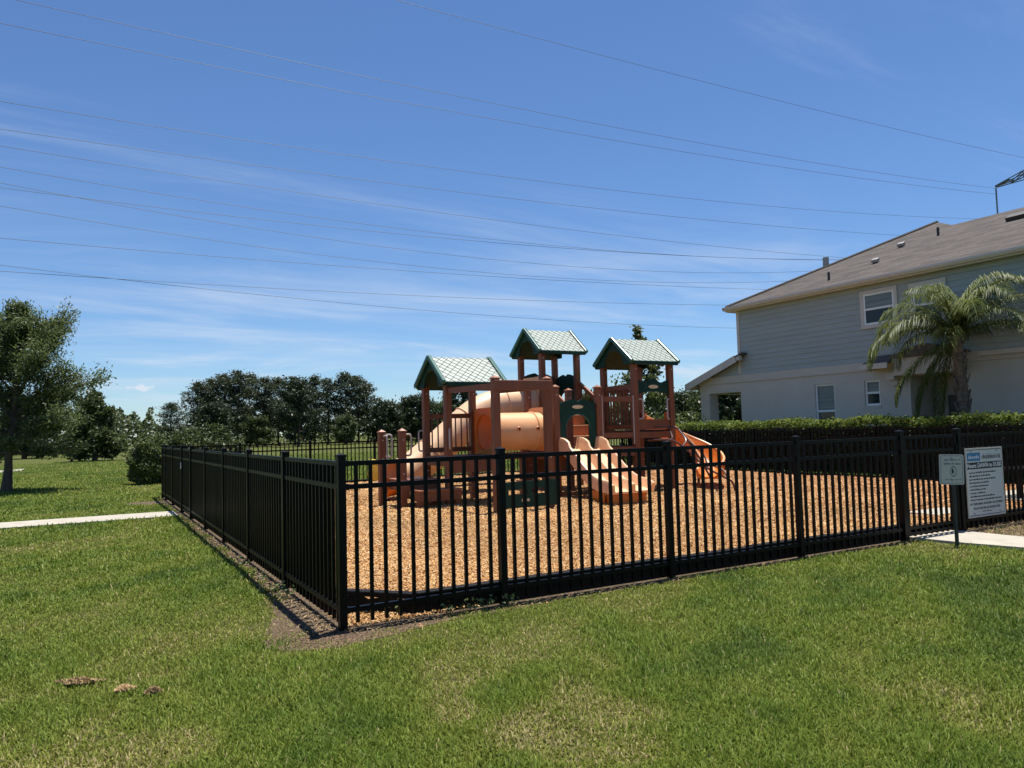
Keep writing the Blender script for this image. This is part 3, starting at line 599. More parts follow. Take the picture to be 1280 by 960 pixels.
def small_sign():
    rnd = random.Random(9); px, py = 6.96, -0.57; root = thing('notice_sign', 'small off-white notice on a dark channel post in front of the gate', 'sign', (px, py, 0))
    nr = Vector((-0.62, -0.785, 0)).normalized(); ex = Vector((-nr.y, nr.x, 0)) ; ey = V(0.0, 0.0, 1); ex.normalize()
    cx = ex * -0.02
    mb = MB(); P = [(-0.022, -0.02), (-0.014, 0.0), (0.014, 0.0), (0.022, -0.02), (0.018, -0.022), (0.011, -0.005), (-0.011, -0.005), (-0.018, -0.022)]; mb.prism(P, (0, 0, -0.05), ex, nr * 1.0, (0.012, 0.004, 1.05)); part_local('channel_post', mb, 'greensteel', root)
    w, h, r = 0.262, 0.345, 0.022; out = []
    for (a, b, s) in ((w / 2 - r, h / 2 - r, 0), (-w / 2 + r, h / 2 - r, 1), (-w / 2 + r, -h / 2 + r, 2), (w / 2 - r, -h / 2 + r, 3)):
        for k in range(5): t = PI / 2 * (s + k / 4); out.append((a + r * math.cos(t), b + r * math.sin(t)))
    tilt = math.radians(1.5); exr = ex * math.cos(tilt) - ey * math.sin(tilt); eyr = ey * math.cos(tilt) + ex * math.sin(tilt); c = cx + V(0, 0, 0.872) + nr * 0.002
    mb = MB(); mb.prism(out, c, exr, eyr, nr * 0.004); part_local('panel', mb, 'signcream', root)
    f = c + nr * 0.0044
    mb = MB(); k = 0.9
    for i in range(len(out)):
        a, b = out[i], out[(i + 1) % len(out)]; sc = lambda q, s: f + exr * (q[0] * (1 - 0.018 / (w / 2) * s)) + eyr * (q[1] * (1 - 0.018 / (h / 2) * s))
        mb.quad(sc(a, 0.75), sc(b, 0.75), sc(b, 1.05), sc(a, 1.05))
    part_local('border_line', mb, 'inkgrey', root)
    for v, ww, hh in ((0.112, 0.17, 0.024), (0.068, 0.185, 0.026), (-0.112, 0.17, 0.016)):
        mb = MB(); greek(-ww / 2 + 0.012, ww / 2 + 0.012, v, hh, f, exr, eyr, nr, mb, rnd); part_local('print', mb, 'inkgrey', root)
    mb = MB(); n = 24
    for i in range(n):
        a, b = 2 * PI * i / n, 2 * PI * (i + 1) / n; e = lambda t, s: f + nr * 0.0004 + exr * (0.018 + 0.034 * s * math.cos(t)) + eyr * (-0.022 + 0.062 * s * math.sin(t)); mb.quad(e(a, 1), e(b, 1), e(b, 0.78), e(a, 0.78))
    part_local('oval_symbol', mb, 'inkgrey', root)
    mb = MB(); mb.prism([(0.006, -0.05), (0.020, -0.045), (0.024, -0.02), (0.014, 0.0), (0.02, 0.014), (0.008, 0.012), (0.0, -0.01)], f + nr * 0.0002, exr, eyr, nr * 0.0005); part_local('symbol_figure', mb, 'ink', root)
    for v in (0.13, -0.13): mb = MB(); p = c + eyr * v; mb.tube([p - nr * 0.01, p + nr * 0.010], 0.006, 8); part_local('bolt', mb, 'steel', root)
small_sign()
# ================================================================== the play structure
PW = 0.125
def play_structure():
    root = thing('play_structure', 'brown and orange play structure with green roofs, slides and a crawl tube', 'playground', (6.4, 7.2, MZ))
    def post(x, y, top, cap=True):
        mb = MB().box(x - PW / 2, x + PW / 2, y - PW / 2, y + PW / 2, 0.02, top); o = part('post', mb, 'brown', root, bevel=0.014)
        if cap:
            c = PW / 2 + 0.008; mb = MB(); mb.box(x - c, x + c, y - c, y + c, top, top + 0.022); n = len(mb.v); z = top + 0.022; k = c * 0.9
            mb.v += [(x - k, y - k, z), (x + k, y - k, z), (x + k, y + k, z), (x - k, y + k, z), (x, y, z + 0.045)]; mb.f += [(n, n + 1, n + 4), (n + 1, n + 2, n + 4), (n + 2, n + 3, n + 4), (n + 3, n, n + 4)]
            part('post_cap', mb, 'brownlit', o)
        for zb in (0.72, 0.98, top - 0.14):
            mb = MB(); mb.tube([(x, y - PW / 2 - 0.001, zb), (x, y - PW / 2 - 0.012, zb)], [0.017, 0.012], 8); part('bolt', mb, 'grip', o)
        return o
    def deck(x0, x1, y0, y1, z):
        mb = MB(); i = PW / 2 + 0.003; mb.box(x0 - i + 0.02, x1 + i - 0.02, y0 + i, y1 - i, z - 0.04, z); o = part('deck', mb, 'deck', root)
        for (a, b, c, d, k) in ((x0 + i, x1 - i, y0 - 0.03, y0 + 0.03, 0.17), (x0 + i, x1 - i, y1 - 0.03, y1 + 0.03, 0.17), (x0 - 0.03, x0 + 0.03, y0 + i, y1 - i, 0.172), (x1 - 0.03, x1 + 0.03, y0 + i, y1 - i, 0.172)): part('deck_beam', MB().box(a, b, c, d, z - k, z - 0.043), 'brown', root)
    def rail_barrier(p, q, z0, z1, n, rw=0.05, rh=0.09, slat=0.022, mat='brown'):
        """top and bottom rail with n upright slats between two posts"""
        p, q = Vector((*p, 0)), Vector((*q, 0)); d = (q - p).normalized(); e = d * (PW / 2 + 0.002); mb = MB()
        mb.beam(p + e + V(0, 0, z1 - rh / 2), q - e + V(0, 0, z1 - rh / 2), rw, rh)
        o = part('barrier', mb, mat, root)
        mb = MB(); mb.beam(p + e + V(0, 0, z0 + rh / 2), q - e + V(0, 0, z0 + rh / 2), rw, rh); part('bottom_rail', mb, mat, o)
        for i in range(n):
            c = p + (q - p) * ((i + 1) / (n + 1)); mb = MB(); mb.obox((c.x, c.y, (z0 + z1) / 2), (slat, slat, z1 - z0 - 2 * rh), (d, V(-d.y, d.x, 0), V(0, 0, 1))); part('slat', mb, mat, o)
        return o
    def loop(p, out, z0, z1, r=0.016, mat='grip'):
        """a small grab loop on a post face"""
        p, out = Vector(p), Vector(out); pts = [p + V(0, 0, z0), p + out * 0.8 + V(0, 0, z0 + 0.0), p + out + V(0, 0, z0 + 0.06), p + out + V(0, 0, z1 - 0.06), p + out * 0.8 + V(0, 0, z1), p + V(0, 0, z1)]
        mb = MB(); mb.tube(catmull(pts, 4), r, 8); return part('grab_loop', mb, mat, root, sm=True)
    def roof(cx, cy, ze, zr, hl=0.635, hw=0.66):
        slope = (zr - ze) / hw; base = []
        mb = MB()
        for s in (-1, 1):      # the two slabs
            e = Vector((0, s * hw, ze - zr)); n = Vector((0, s * (zr - ze), hw)).normalized(); th = 0.05
            a = V(cx - hl, cy, zr); b = V(cx + hl, cy, zr); mb.quad(a, b, b + e, a + e); mb.quad(a - n * th, b - n * th, b + e - n * th, a + e - n * th); mb.quad(a + e, b + e, b + e - n * th, a + e - n * th); mb.quad(a, a + e, a + e - n * th, a - n * th); mb.quad(b, b + e, b + e - n * th, b - n * th)
        ro = part('roof', mb, 'green', root, recal=False)
        for s in (-1, 1):      # overlapping diamond shingles moulded in relief
            n = Vector((0, s * (zr - ze), hw)).normalized(); dn = Vector((0, s * hw, ze - zr)); ln = dn.length; dn.normalize(); X = V(1, 0, 0); rows, cols = 10, 8; mb = MB(); rh = ln / rows; cw = (2 * hl - 0.05) / cols
            for r in range(rows + 1):
                for c in range(cols + (r % 2 == 0)):
                    cxx = cx - hl + 0.025 + cw * (c + (0.5 if r % 2 else 0)); tip = min((r + 1) * rh, ln - 0.002); mid = min(r * rh, ln - 0.003); topd = max((r - 1) * rh, 0)
                    hwid = cw / 2 - 0.0045; o = V(0, cy, zr); lx = max(cxx - hwid, cx - hl + 0.02) - 0; rx = min(cxx + hwid, cx + hl - 0.02)
                    P = lambda x, d, h: V(x, cy, zr) + dn * d + n * h
                    A, B, Cc, D = P(cxx, topd + 0.004, 0.003), P(lx, mid, 0.011), P(cxx, tip - 0.004, 0.019), P(rx, mid, 0.011)
                    mb.quad(A, B, Cc, D); mb.quad(B, P(lx, mid, 0.0), P(cxx, tip - 0.004, 0.0), Cc); mb.quad(Cc, P(cxx, tip - 0.004, 0.0), P(rx, mid, 0.0), D)
            o = part('shingles', mb, 'shingle', ro, recal=False); o['kind'] = 'stuff'
            for e in (-1, 1):   # raised gable edge trim
                x = cx + e * hl; p0 = V(x, cy + s * 0.0, zr + 0.012); p1 = V(x, cy + s * hw, ze + 0.012) + dn * 0.015; mb = MB(); mb.beam(p0 - dn * 0.0, p1, 0.075, 0.085, n); part('roof_trim', mb, 'trimgreen', ro, bevel=0.02)
            mb = MB(); mb.beam(V(cx - hl + 0.04, cy + s * (hw + 0.012), ze - 0.02), V(cx + hl - 0.04, cy + s * (hw + 0.012), ze - 0.02), 0.05, 0.085); part('eave_trim', mb, 'green', ro, bevel=0.015)
        for e in (-1, 1):       # gable panels with an arched cut-out
            x = cx + e * (hl - 0.03); out = [(-hw + 0.03, 0), (0, zr - ze - 0.03), (hw - 0.03, 0)]; ar = [(hw * 0.50 * math.cos(t), (zr - ze) * 0.62 * math.sin(t)) for t in np.linspace(0, PI, 12)]
            mb = MB(); mb.prism([(-hw + 0.03, -0.045), (-hw + 0.03, 0.01), (0, zr - ze - 0.03), (hw - 0.03, 0.01), (hw - 0.03, -0.045)] + [(a, b - 0.045) for a, b in ar], (x, cy, ze), (0, 1, 0), (0, 0, 1), (-e * 0.035, 0, 0)); part('gable_panel', mb, 'green', ro)
        return ro
    def arch_panel(p, q, z0, z1, zo, mat='green', open_frac=0.62, name='arch_panel', th=0.03, scallop=True, plaque=True):
        """a moulded panel between two posts with a wavy top and an arched opening"""
        p, q = Vector((*p, 0)), Vector((*q, 0)); d = (q - p).normalized(); w = (q - p).length - PW - 0.004; o = (p + q) / 2; nrm = V(d.y, -d.x, 0); hw = w / 2; top = []
        for k in range(25):
            u = -hw + w * k / 24; t = abs(u) / hw; zt = z1 - 0.10 * t * t - (0.06 * max(0, 1 - abs(t) / 0.22) if scallop else 0); top.append((u, zt))
        ow = hw * open_frac; arc = [(ow * math.cos(t), z0 + (zo - z0 - ow * 0.9) + ow * 0.9 * math.sin(t)) for t in np.linspace(0, PI, 15)]
        outl = [(-hw, z0)] + top + [(hw, z0), (ow, z0)] + arc + [(-ow, z0)]
        mb = MB(); mb.prism(outl, o - nrm * th / 2, d, (0, 0, 1), nrm * th); pa = part(name, mb, mat, root)
        if plaque:
            mb = MB(); zc = (zo + z1) / 2 - 0.0; mb.prism([(0.13 * math.cos(t), 0.038 * math.sin(t)) for t in np.linspace(0, 2 * PI, 20, endpoint=False)], o + nrm * (th / 2) + V(0, 0, zc), d, (0, 0, 1), nrm * 0.012); part('plaque', mb, 'plaque', pa)
            for s in (-1, 1):
                for k in range(3):
                    u = s * hw * (0.42 + 0.17 * k); zt = z1 - 0.075 - 0.10 * (u / hw) ** 2; mb = MB(); c = o + d * u + nrm * (th / 2 + 0.003) + V(0, 0, zt); mb.obox(c, (0.018, 0.006, 0.05), (d, nrm, V(0, 0, 1))); part('painted_slot', mb, 'ink', pa)  # black bars on the panel face, the dark of openings painted on
            mb = MB(); pts = [o + d * (ow * 1.04 * math.cos(t)) + nrm * (th / 2) + V(0, 0, z0 + (zo - z0 - ow * 0.9) + ow * 0.94 * math.sin(t)) for t in np.linspace(0.0, PI, 16)]; mb.tube(pts, 0.010, 6); part('arch_edge', mb, 'trimgreen', pa, sm=True)
        return pa

    # ---- low tower with the left roof
    X1, X2, Y1, Y2 = 4.02, 5.02, 6.80, 7.80
    for x in (X1, X2):
        for y in (Y1, Y2): post(x, y, 2.33, cap=False)
    roof((X1 + X2) / 2, (Y1 + Y2) / 2, 2.33, 2.85)
    deck(X1, X2, Y1, Y2, 1.0)
    rail_barrier((X1, Y2), (X2, Y2), 1.06, 1.80, 7)
    mb = MB().box(X1 + 0.07, X2 - 0.07, Y1 - 0.02, Y1 + 0.02, 0.70, 0.98); part('skirt_panel', mb, 'brown', root)
    loop((X1 + 0.01, Y1 - 0.06, 0), (-0.05, -0.09, 0), 1.15, 1.50); loop((X1 - 0.06, Y2 - 0.02, 0), (-0.11, -0.02, 0), 1.1, 1.48)
    mb = MB(); 
    for zz_, yy in ((0.33, Y1), (0.47, Y1)): mb.beam((X1 + 0.06, yy, zz_), (X2 - 0.06, yy, zz_), 0.03, 0.03)
    part('climbing_bar', mb, 'tube', root)
    # transfer steps up to that tower
    for (x0, x1, y0, y1, z) in ((3.36, 4.20, 6.62, 7.02, 0.44), (3.20, 3.95, 7.05, 7.70, 0.62)):
        mb = MB().box(x0, x1, y0, y1, z - 0.03, z); st = part('step', mb, 'brownlit', root, bevel=0.01)
        mb = MB(); mb.box(x0 + 0.01, x1 - 0.01, y0 + 0.012, y0 + 0.05, z - 0.20, z - 0.032); mb.box(x0 + 0.01, x0 + 0.05, y0 + 0.052, y1 - 0.01, z - 0.2, z - 0.032); mb.box(x0 + 0.01, x0 + 0.12, y0 + 0.05, y0 + 0.14, 0.05, z - 0.202); mb.box(x1 - 0.12, x1 - 0.01, y0 + 0.06, y0 + 0.14, 0.05, z - 0.202); part('step_riser', mb, 'brown', st)
    post(3.12, 7.80, 1.46); post(3.26, 7.12, 1.47)
    loop((3.12 + 0.06, 7.76, 0), (0.11, -0.03, 0), 1.02, 1.42, 0.018); loop((3.14, 7.80 - 0.06, 0), (0.02, -0.12, 0), 0.86, 1.40, 0.018); loop((3.26 + 0.06, 7.12, 0), (0.11, 0.0, 0), 1.05, 1.42, 0.018)
    # ---- overhead ladder to a free-standing end frame with a green step panel
    FX1, FX2, FY = 4.20, 5.21, 5.30
    post(FX1, FY, 2.30); post(FX2, FY, 2.30)
    mb = MB().box(FX1 - 0.06, FX2 + 0.06, FY - PW / 2 - 0.045, FY - PW / 2 - 0.003, 2.12, 2.28); part('top_beam', mb, 'brown', root, bevel=0.01)
    for (a, b) in (((FX1, FY), (X1, Y1)), ((FX2, FY), (X2, Y1))):
        mb = MB(); mb.beam((a[0], a[1] + PW / 2 + 0.003, 2.19), (b[0], b[1] - PW / 2 - 0.003, 2.19), 0.05, 0.10); lr = part('ladder_rail', mb, 'brown', root)
    for k in range(4):
        t = (k + 1) / 5; y = FY + (Y1 - FY) * t; xa = FX1 + (X1 - FX1) * t + 0.03; xb = FX2 + (X2 - FX2) * t - 0.03; mb = MB(); mb.tube([(xa, y, 2.19), (xb, y, 2.19)], 0.014, 8); part('rung', mb, 'tube', root, sm=True)
    w = FX2 - FX1; fy = FY - PW / 2 - 0.004
    mb = MB(); y0, y1 = fy - 0.035, fy
    def gp(u0, u1, z0, z1): mb.box(FX1 + u0, FX1 + u1, y0, y1, z0, z1)
    gp(0.00, 0.15, 0.17, 0.60); gp(0.86, 1.10, 0.17, 0.60); gp(0.15, 0.86, 0.17, 0.385); gp(0.15, 0.86, 0.475, 0.60); gp(0.52, 0.60, 0.385, 0.475)
    gpan = part('green_panel', mb, 'green', root)
    for u in (0.42, 0.52): mb = MB(); mb.tube([(FX1 + u, y0 - 0.002, 0.29), (FX1 + u, y0 + 0.01, 0.29)], 0.028, 14); part('panel_knob', mb, 'plaque', gpan)
    for u in (0.34, 0.66): mb = MB().box(FX1 + u, FX1 + u + 0.1, y0, y1 + 0.05, 0.602, 0.622); part('panel_ledge', mb, 'brownlit', gpan)
    # ---- low slide deck
    DX1, DX2 = 6.28, 7.30; SY1, SY2 = 6.70, 7.75
    for (x, y) in ((DX1, SY1), (DX2, SY1), (DX1, SY2), (DX2, SY2)): post(x, y, 2.25)
    deck(DX1, DX2, SY1, SY2, 1.02)
    arch_panel((DX1, SY1), (DX2, SY1), 1.03, 2.03, 1.72)
    rail_barrier((DX1, SY2), (DX2, SY2), 1.08, 1.82, 7)
    # crawl tube with its two flange panels
    def flange(x, mat):
        mb = MB(); R = 0.37; o = V(x, 7.28, 1.42); outl = [(-0.43, -0.47), (0.43, -0.47), (0.43, 0.47), (-0.43, 0.47)]; ring = [(0.345 * math.cos(t), 0.345 * math.sin(t)) for t in np.linspace(0, 2 * PI, 24, endpoint=False)]
        n = len(mb.v); k = 24; sq = []
        for t in np.linspace(0, 2 * PI, 24, endpoint=False):
            c, s = math.cos(t), math.sin(t); f = 1 / max(abs(c) / 0.43, abs(s) / 0.47); sq.append((c * f, s * f))
        for dx in (-0.02, 0.02):
            for u, v in ring: mb.v.append((x + dx, 7.28 + u, 1.42 + v))
            for u, v in sq: mb.v.append((x + dx, 7.28 + u, 1.42 + v))
        for i in range(k):
            j = (i + 1) % k; mb.f += [(i, j, k + j, k + i), (2 * k + i, 2 * k + j, 3 * k + j, 3 * k + i), (i, j, 2 * k + j, 2 * k + i), (k + i, k + j, 3 * k + j, 3 * k + i)]
        return part('tube_flange', mb, mat, root)
    flange(X2 + 0.01, 'orange'); flange(DX1 - 0.01, 'tan')
    def pipe(path, r, mat, name, seams=(), seg=28, th=0.018):
        fr = []; P = [Vector(p) for p in path]; prof = [(r * math.cos(t), r * math.sin(t)) for t in np.linspace(0, 2 * PI, seg, endpoint=False)]
        for i, p in enumerate(P):
            t = (P[min(i + 1, len(P) - 1)] - P[max(i - 1, 0)]).normalized(); A = t.cross(V(0, 0, 1)).normalized(); B = A.cross(t).normalized(); fr.append((p, A, B))
        mb = MB(); n = len(mb.v); mb.sweep(prof, fr, close=True); mb.f = mb.f[:-2]   # open ends
        inner = [(a * (r - th) / r, b * (r - th) / r) for a, b in prof]; mb.sweep(inner, list(reversed(fr)), close=True); mb.f = mb.f[:-2]
        k = seg; m_ = len(fr)
        for i in range(k): j = (i + 1) % k; mb.f.append((i, j, 2 * m_ * k - k + j, 2 * m_ * k - k + i)); mb.f.append(((m_ - 1) * k + i, (m_ - 1) * k + j, m_ * k + j, m_ * k + i))
        o = part(name, mb, mat, root, sm=True)
        for s in seams:
            p, A, B = fr[s]; t = A.cross(B) * -1; mb = MB(); pr = [(c * 1.02, d * 1.02) for c, d in prof]; mb.sweep(pr, [(p - t * 0.018, A, B), (p - t * 0.006, A * 1.035, B * 1.035), (p + t * 0.006, A * 1.035, B * 1.035), (p + t * 0.018, A, B)], close=True); mb.f = mb.f[:-2]; part('tube_seam', mb, mat, o, sm=True)
        return o
    tb = pipe([(X2 + 0.03 + (DX1 - X2 - 0.06) * k / 6, 7.28, 1.42) for k in range(7)], 0.37, 'tan', 'crawl_tube', seams=(5,))
    for k in (0.44, 0.78):   # two raised peep discs on the near side, their dark opening painted black
        x = X2 + (DX1 - X2) * k; a = math.radians(200); c = V(x, 7.28 - 0.372 * math.cos(0.08), 1.42 + 0.05); mb = MB(); mb.tube([c, c + V(0, -0.012, 0.001)], [0.046, 0.036], 14); po = part('peep_hole', mb, 'orange', tb, sm=True); mb = MB(); mb.tube([c + V(0, -0.010, 0), c + V(0, -0.014, 0)], 0.02, 12); part('hole', mb, 'ink', po)
    # ---- bay between the slide deck and the right tower
    TX1, TX2 = 8.25, 9.22
    deck(DX2, TX1, SY1, SY2, 1.06)
    mb = MB(); a, b = DX2 + PW / 2 + 0.002, TX1 - PW / 2 - 0.002; mb.box(a, b, SY1 - 0.03, SY1 + 0.03, 1.97, 2.08); mb.box(a, b, SY1 - 0.03, SY1 + 0.03, 1.24, 1.34); part('window_barrier', mb, 'brown', root)
    mb = MB()
    for x in (a + 0.012, b - 0.012): mb.box(x - 0.012, x + 0.012, SY1 - 0.045, SY1 - 0.032, 1.10, 2.10)
    part('barrier_edge', mb, 'grip', root)
    mb = MB().box(a, b, SY1 - 0.035, SY1 + 0.02, 0.86, 1.05); part('skirt_panel', mb, 'brown', root)
    # ---- right tower
    for (x, y) in ((TX1, SY1), (TX2, SY1), (TX1, SY2), (TX2, SY2)): post(x, y, 2.80, cap=False)
    roof((TX1 + TX2) / 2, (SY1 + SY2) / 2, 2.80, 3.34)
    deck(TX1, TX2, SY1, SY2, 1.38)
    rail_barrier((TX1, SY1), (TX1, SY2), 1.40, 2.34, 8, slat=0.03)
    rail_barrier((TX1, SY2), (TX2, SY2), 1.40, 2.30, 7)
    a, b = TX1 + PW / 2 + 0.002, TX2 - PW / 2 - 0.002
    hp = MB(); hw_ = (b - a) / 2; top = [(-hw_ + 2 * hw_ * k / 20, 0.34 + 0.04 * math.cos((k / 20 - 0.5) * 4 * PI) - 0.05 * abs(k / 10 - 1) ** 2) for k in range(21)]; bot = [(hw_ - 2 * hw_ * k / 20, 0.0 + 0.09 * max(0, 1 - (k / 10 - 1) ** 2) ** 0.5) for k in range(21)]
    hp.prism(top + bot, ((a + b) / 2, SY1 - 0.02, 2.09), (1, 0, 0), (0, 0, 1), (0, 0.03, 0)); head = part('header_panel', hp, 'green', root)
    mb = MB(); mb.prism([(0.13 * math.cos(t), 0.04 * math.sin(t)) for t in np.linspace(0, 2 * PI, 20, endpoint=False)], ((a + b) / 2, SY1 - 0.022, 2.285), (1, 0, 0), (0, 0, 1), (0, -0.012, 0)); part('plaque', mb, 'plaque', head)
    mb = MB().box(a, b, SY1 - 0.028, SY1 + 0.028, 1.395, 1.60); part('kick_panel', mb, 'brown', root)
    loop((a, SY1 - 0.02, 0), (0.09, -0.05, 0), 1.62, 2.02, 0.018); loop((b, SY1 - 0.02, 0), (-0.09, -0.05, 0), 1.60, 2.02, 0.018)
    # ---- rear high tower and the stair up to it
    HY1, HY2 = 8.78, 9.72
    for (x, y) in ((DX2, HY1), (TX1, HY1), (DX2, HY2), (TX1, HY2)): post(x, y, 3.20, cap=False)
    roof((DX2 + TX1) / 2, (HY1 + HY2) / 2, 3.20, 3.76)
    deck(DX2, TX1, HY1, HY2, 1.76)
    n = 3
    for k in range(n):
        z = 1.06 + (1.76 - 1.06) * (k + 1) / n - 0.006; y = SY2 + 0.07 + (HY1 - SY2 - 0.14) * k / n; d = (HY1 - SY2 - 0.14) / n
        mb = MB().box(DX2 + 0.08, TX1 - 0.08, y, y + d - 0.004, z - 0.222, z); part('stair_step', mb, 'stepbrownlit', root, bevel=0.012)
    for x in (DX2, TX1):
        p, q = V(x, SY2 + PW / 2 + 0.004, 1.94), V(x, HY1 - PW / 2 - 0.004, 2.50); mb = MB(); mb.beam(p, q, 0.045, 0.08); mb.beam(p - V(0, 0, 0.68), q - V(0, 0, 0.62), 0.045, 0.08); o = part('stair_rail', mb, 'brown', root)
        for k in range(5): c = p.lerp(q, (k + 0.6) / 5.2); mb = MB().box(c.x - 0.012, c.x + 0.012, c.y - 0.012, c.y + 0.012, c.z - 0.62, c.z - 0.042); part('slat', mb, 'brown', o)
        mb = MB(); mb.beam(p + V(0, 0, 0.046), q + V(0, 0, 0.046), 0.05, 0.010); part('rail_cap', mb, 'brownlit', o)
    mb = MB(); ring = [(0.33 * math.cos(t), 0.33 * math.sin(t)) for t in np.linspace(0, 2 * PI, 24, endpoint=False)]; i0 = len(mb.v); sq = []
    for t in np.linspace(0, 2 * PI, 24, endpoint=False):
        c, s = math.cos(t), math.sin(t); f = 1 / max(abs(c) / 0.395, abs(s) / (0.60 if s > 0 else 0.34)); sq.append((c * f, s * f))
    for dx in (-0.02, 0.02):
        for u, v in ring + sq: mb.v.append((DX2 + dx, (HY1 + HY2) / 2 + u, 2.05 + v))
    for i in range(24): j = (i + 1) % 24; mb.f += [(i, j, 24 + j, 24 + i), (48 + i, 48 + j, 72 + j, 72 + i), (i, j, 48 + j, 48 + i), (24 + i, 24 + j, 72 + j, 72 + i)]
    part('slide_entry_panel', mb, 'tan', root)
    arch_panel((DX2, HY2), (TX1, HY2), 1.78, 2.80, 2.45, plaque=False)
    arch_panel((TX1, HY1), (TX1, HY2), 1.78, 2.74, 2.32, plaque=False)
    # ---- tube slide winding down from the high tower to the left
    cy = (HY1 + HY2) / 2
    path = catmull([(DX2 - 0.03, cy, 2.04), (6.75, cy, 2.03), (6.30, cy, 1.99), (5.85, cy, 1.82), (5.40, cy, 1.49), (4.95, cy - 0.02, 1.14), (4.50, cy - 0.06, 0.83), (4.15, cy - 0.10, 0.62), (3.86, cy - 0.14, 0.54)], 4)
    ts = pipe(path, 0.36, 'cream', 'tube_slide', seams=(6, 14, 22))
    p = path[-1]; mb = MB(); t = (path[-1] - path[-2]).normalized()
    prof = [(0.36 * math.sin(a), -0.36 * math.cos(a)) for a in np.linspace(-1.5, 1.5, 12)]; prof += [(0.335 * math.sin(a), -0.335 * math.cos(a)) for a in np.linspace(1.5, -1.5, 12)]
    fr = []
    for k in range(6): q = p + V(-0.05 * k, -0.008 * k, -0.006 * k); fr.append((q, V(0, 1, 0), V(0, 0, 1)))
    mb.sweep(prof, fr); part('slide_exit', mb, 'orange', ts, sm=True)
    mb = MB(); mb.box(4.55, 4.63, cy - 0.1, cy - 0.02, 0.03, 0.5); mb.box(5.6, 5.68, cy - 0.1, cy - 0.02, 0.03, 1.33); part('slide_leg', mb, 'tube', ts)
    mb = MB(); mb.box(4.02, 4.08, cy - 0.42, cy - 0.37, 0.03, 0.4); part('slide_leg', mb, 'tube', ts)
    # ---- double chute slide at the front
    side = []; xs0, xs1 = DX1 + 0.01, DX2 - 0.01; w2 = (xs1 - xs0)
    prof = []
    for k in range(49):
        u = k / 48; x = xs0 + w2 * u; wall = max(math.exp(-((u - c) / 0.055) ** 4) for c in (0.045, 0.5, 0.955)); prof.append((x, 0.17 * wall))
    under = [(xs1, -0.05), (xs0, -0.05)]; full = prof + under; fr = []
    pth = catmull([(0, 6.70, 1.05), (0, 6.52, 1.03), (0, 6.25, 0.86), (0, 5.95, 0.63), (0, 5.65, 0.45), (0, 5.40, 0.37), (0, 5.15, 0.345), (0, 5.05, 0.31)], 4)
    for i, p in enumerate(pth):
        t = (pth[min(i + 1, len(pth) - 1)] - pth[max(i - 1, 0)]).normalized(); B = V(1, 0, 0).cross(t) * -1; B = B if B.z > 0 else -B; f = 1.0 + (0.35 if i < 6 else 0)
        if i > len(pth) - 5: f *= 0.85
        fr.append((p, V(1, 0, 0), B * f))
    mb = MB(); mb.sweep(full, fr); dsl = part('double_slide', mb, 'cream', root, sm=True)
    mb = MB(); mb.box(xs0 + 0.08, xs1 - 0.08, 5.16, 5.28, 0.05, 0.275); part('slide_foot', mb, 'orange', dsl, bevel=0.03)
    mb = MB(); mb.box(xs0 + 0.01, xs0 + 0.045, 5.25, 5.62, 0.12, 0.33); mb.box(xs1 - 0.045, xs1 - 0.01, 5.25, 5.62, 0.12, 0.33); part('slide_skirt', mb, 'orange', dsl, bevel=0.012)
    # ---- curved open slide on the right
    pth = catmull([(9.27, 7.25, 1.40), (9.60, 7.42, 1.30), (9.98, 7.46, 1.10), (10.30, 7.30, 0.86), (10.42, 7.00, 0.62), (10.32, 6.72, 0.44), (10.12, 6.52, 0.35), (9.98, 6.42, 0.33)], 5); prof = []
    for a in np.linspace(-1, 1, 15): prof.append((0.25 * a, (0.30 if a < 0 else 0.16) * abs(a) ** 4))
    prof += [(0.28, 0.155), (0.27, 0.0), (0.2, -0.04), (-0.2, -0.04), (-0.28, 0.0), (-0.30, 0.30)]; fr = []
    for i, p in enumerate(pth):
        t = (pth[min(i + 1, len(pth) - 1)] - pth[max(i - 1, 0)]).normalized(); A = t.cross(V(0, 0, 1)).normalized(); B = A.cross(t).normalized(); fr.append((p, A, B))
    mb = MB(); mb.sweep(prof, fr); cs = part('curved_slide', mb, 'orange', root, sm=True)
    mb = MB(); pts = [o - A * 0.275 + B * 0.305 for o, A, B in fr]; mb.tube(pts, 0.028, 8); part('slide_rim', mb, 'tan', cs, sm=True)  # rims paler than the slide, the sunlit edge put into their colour
    mb = MB(); pts = [o + A * 0.265 + B * 0.16 for o, A, B in fr]; mb.tube(pts, 0.022, 8); part('slide_rim', mb, 'tan', cs, sm=True)
    mb = MB(); mb.tube([(10.36, 7.15, 0.03), (10.36, 7.15, 0.68)], 0.03, 10); part('slide_leg', mb, 'tube', cs, sm=True)
    mb = MB(); mb.box(TX2 - 0.01, TX2 + 0.03, 6.93, 7.60, 1.40, 1.95); part('slide_hood', MB().box(TX2 + 0.005, TX2 + 0.035, 6.78, 6.92, 1.40, 1.75).box(TX2 + 0.005, TX2 + 0.035, 7.55, 7.68, 1.40, 1.75), 'orange', root)
    # ---- bent tube climber at the right tower
    def tb_(pts, r=0.021, name='climber_rail'): mb = MB(); mb.tube(catmull(pts, 5), r, 8); return part(name, mb, 'tube', root, sm=True)
    ra = [(8.72, 6.66, 1.42), (8.95, 6.50, 1.43), (9.10, 6.36, 1.38), (9.22, 6.22, 1.14), (9.42, 6.02, 0.66), (9.62, 5.83, 0.08)]
    rb = [(8.52, 6.64, 1.16), (8.46, 6.30, 1.17), (8.66, 6.08, 1.16), (8.92, 5.96, 0.98), (9.18, 5.72, 0.62), (9.40, 5.46, 0.42), (9.56, 5.36, 0.30), (9.62, 5.34, 0.08)]
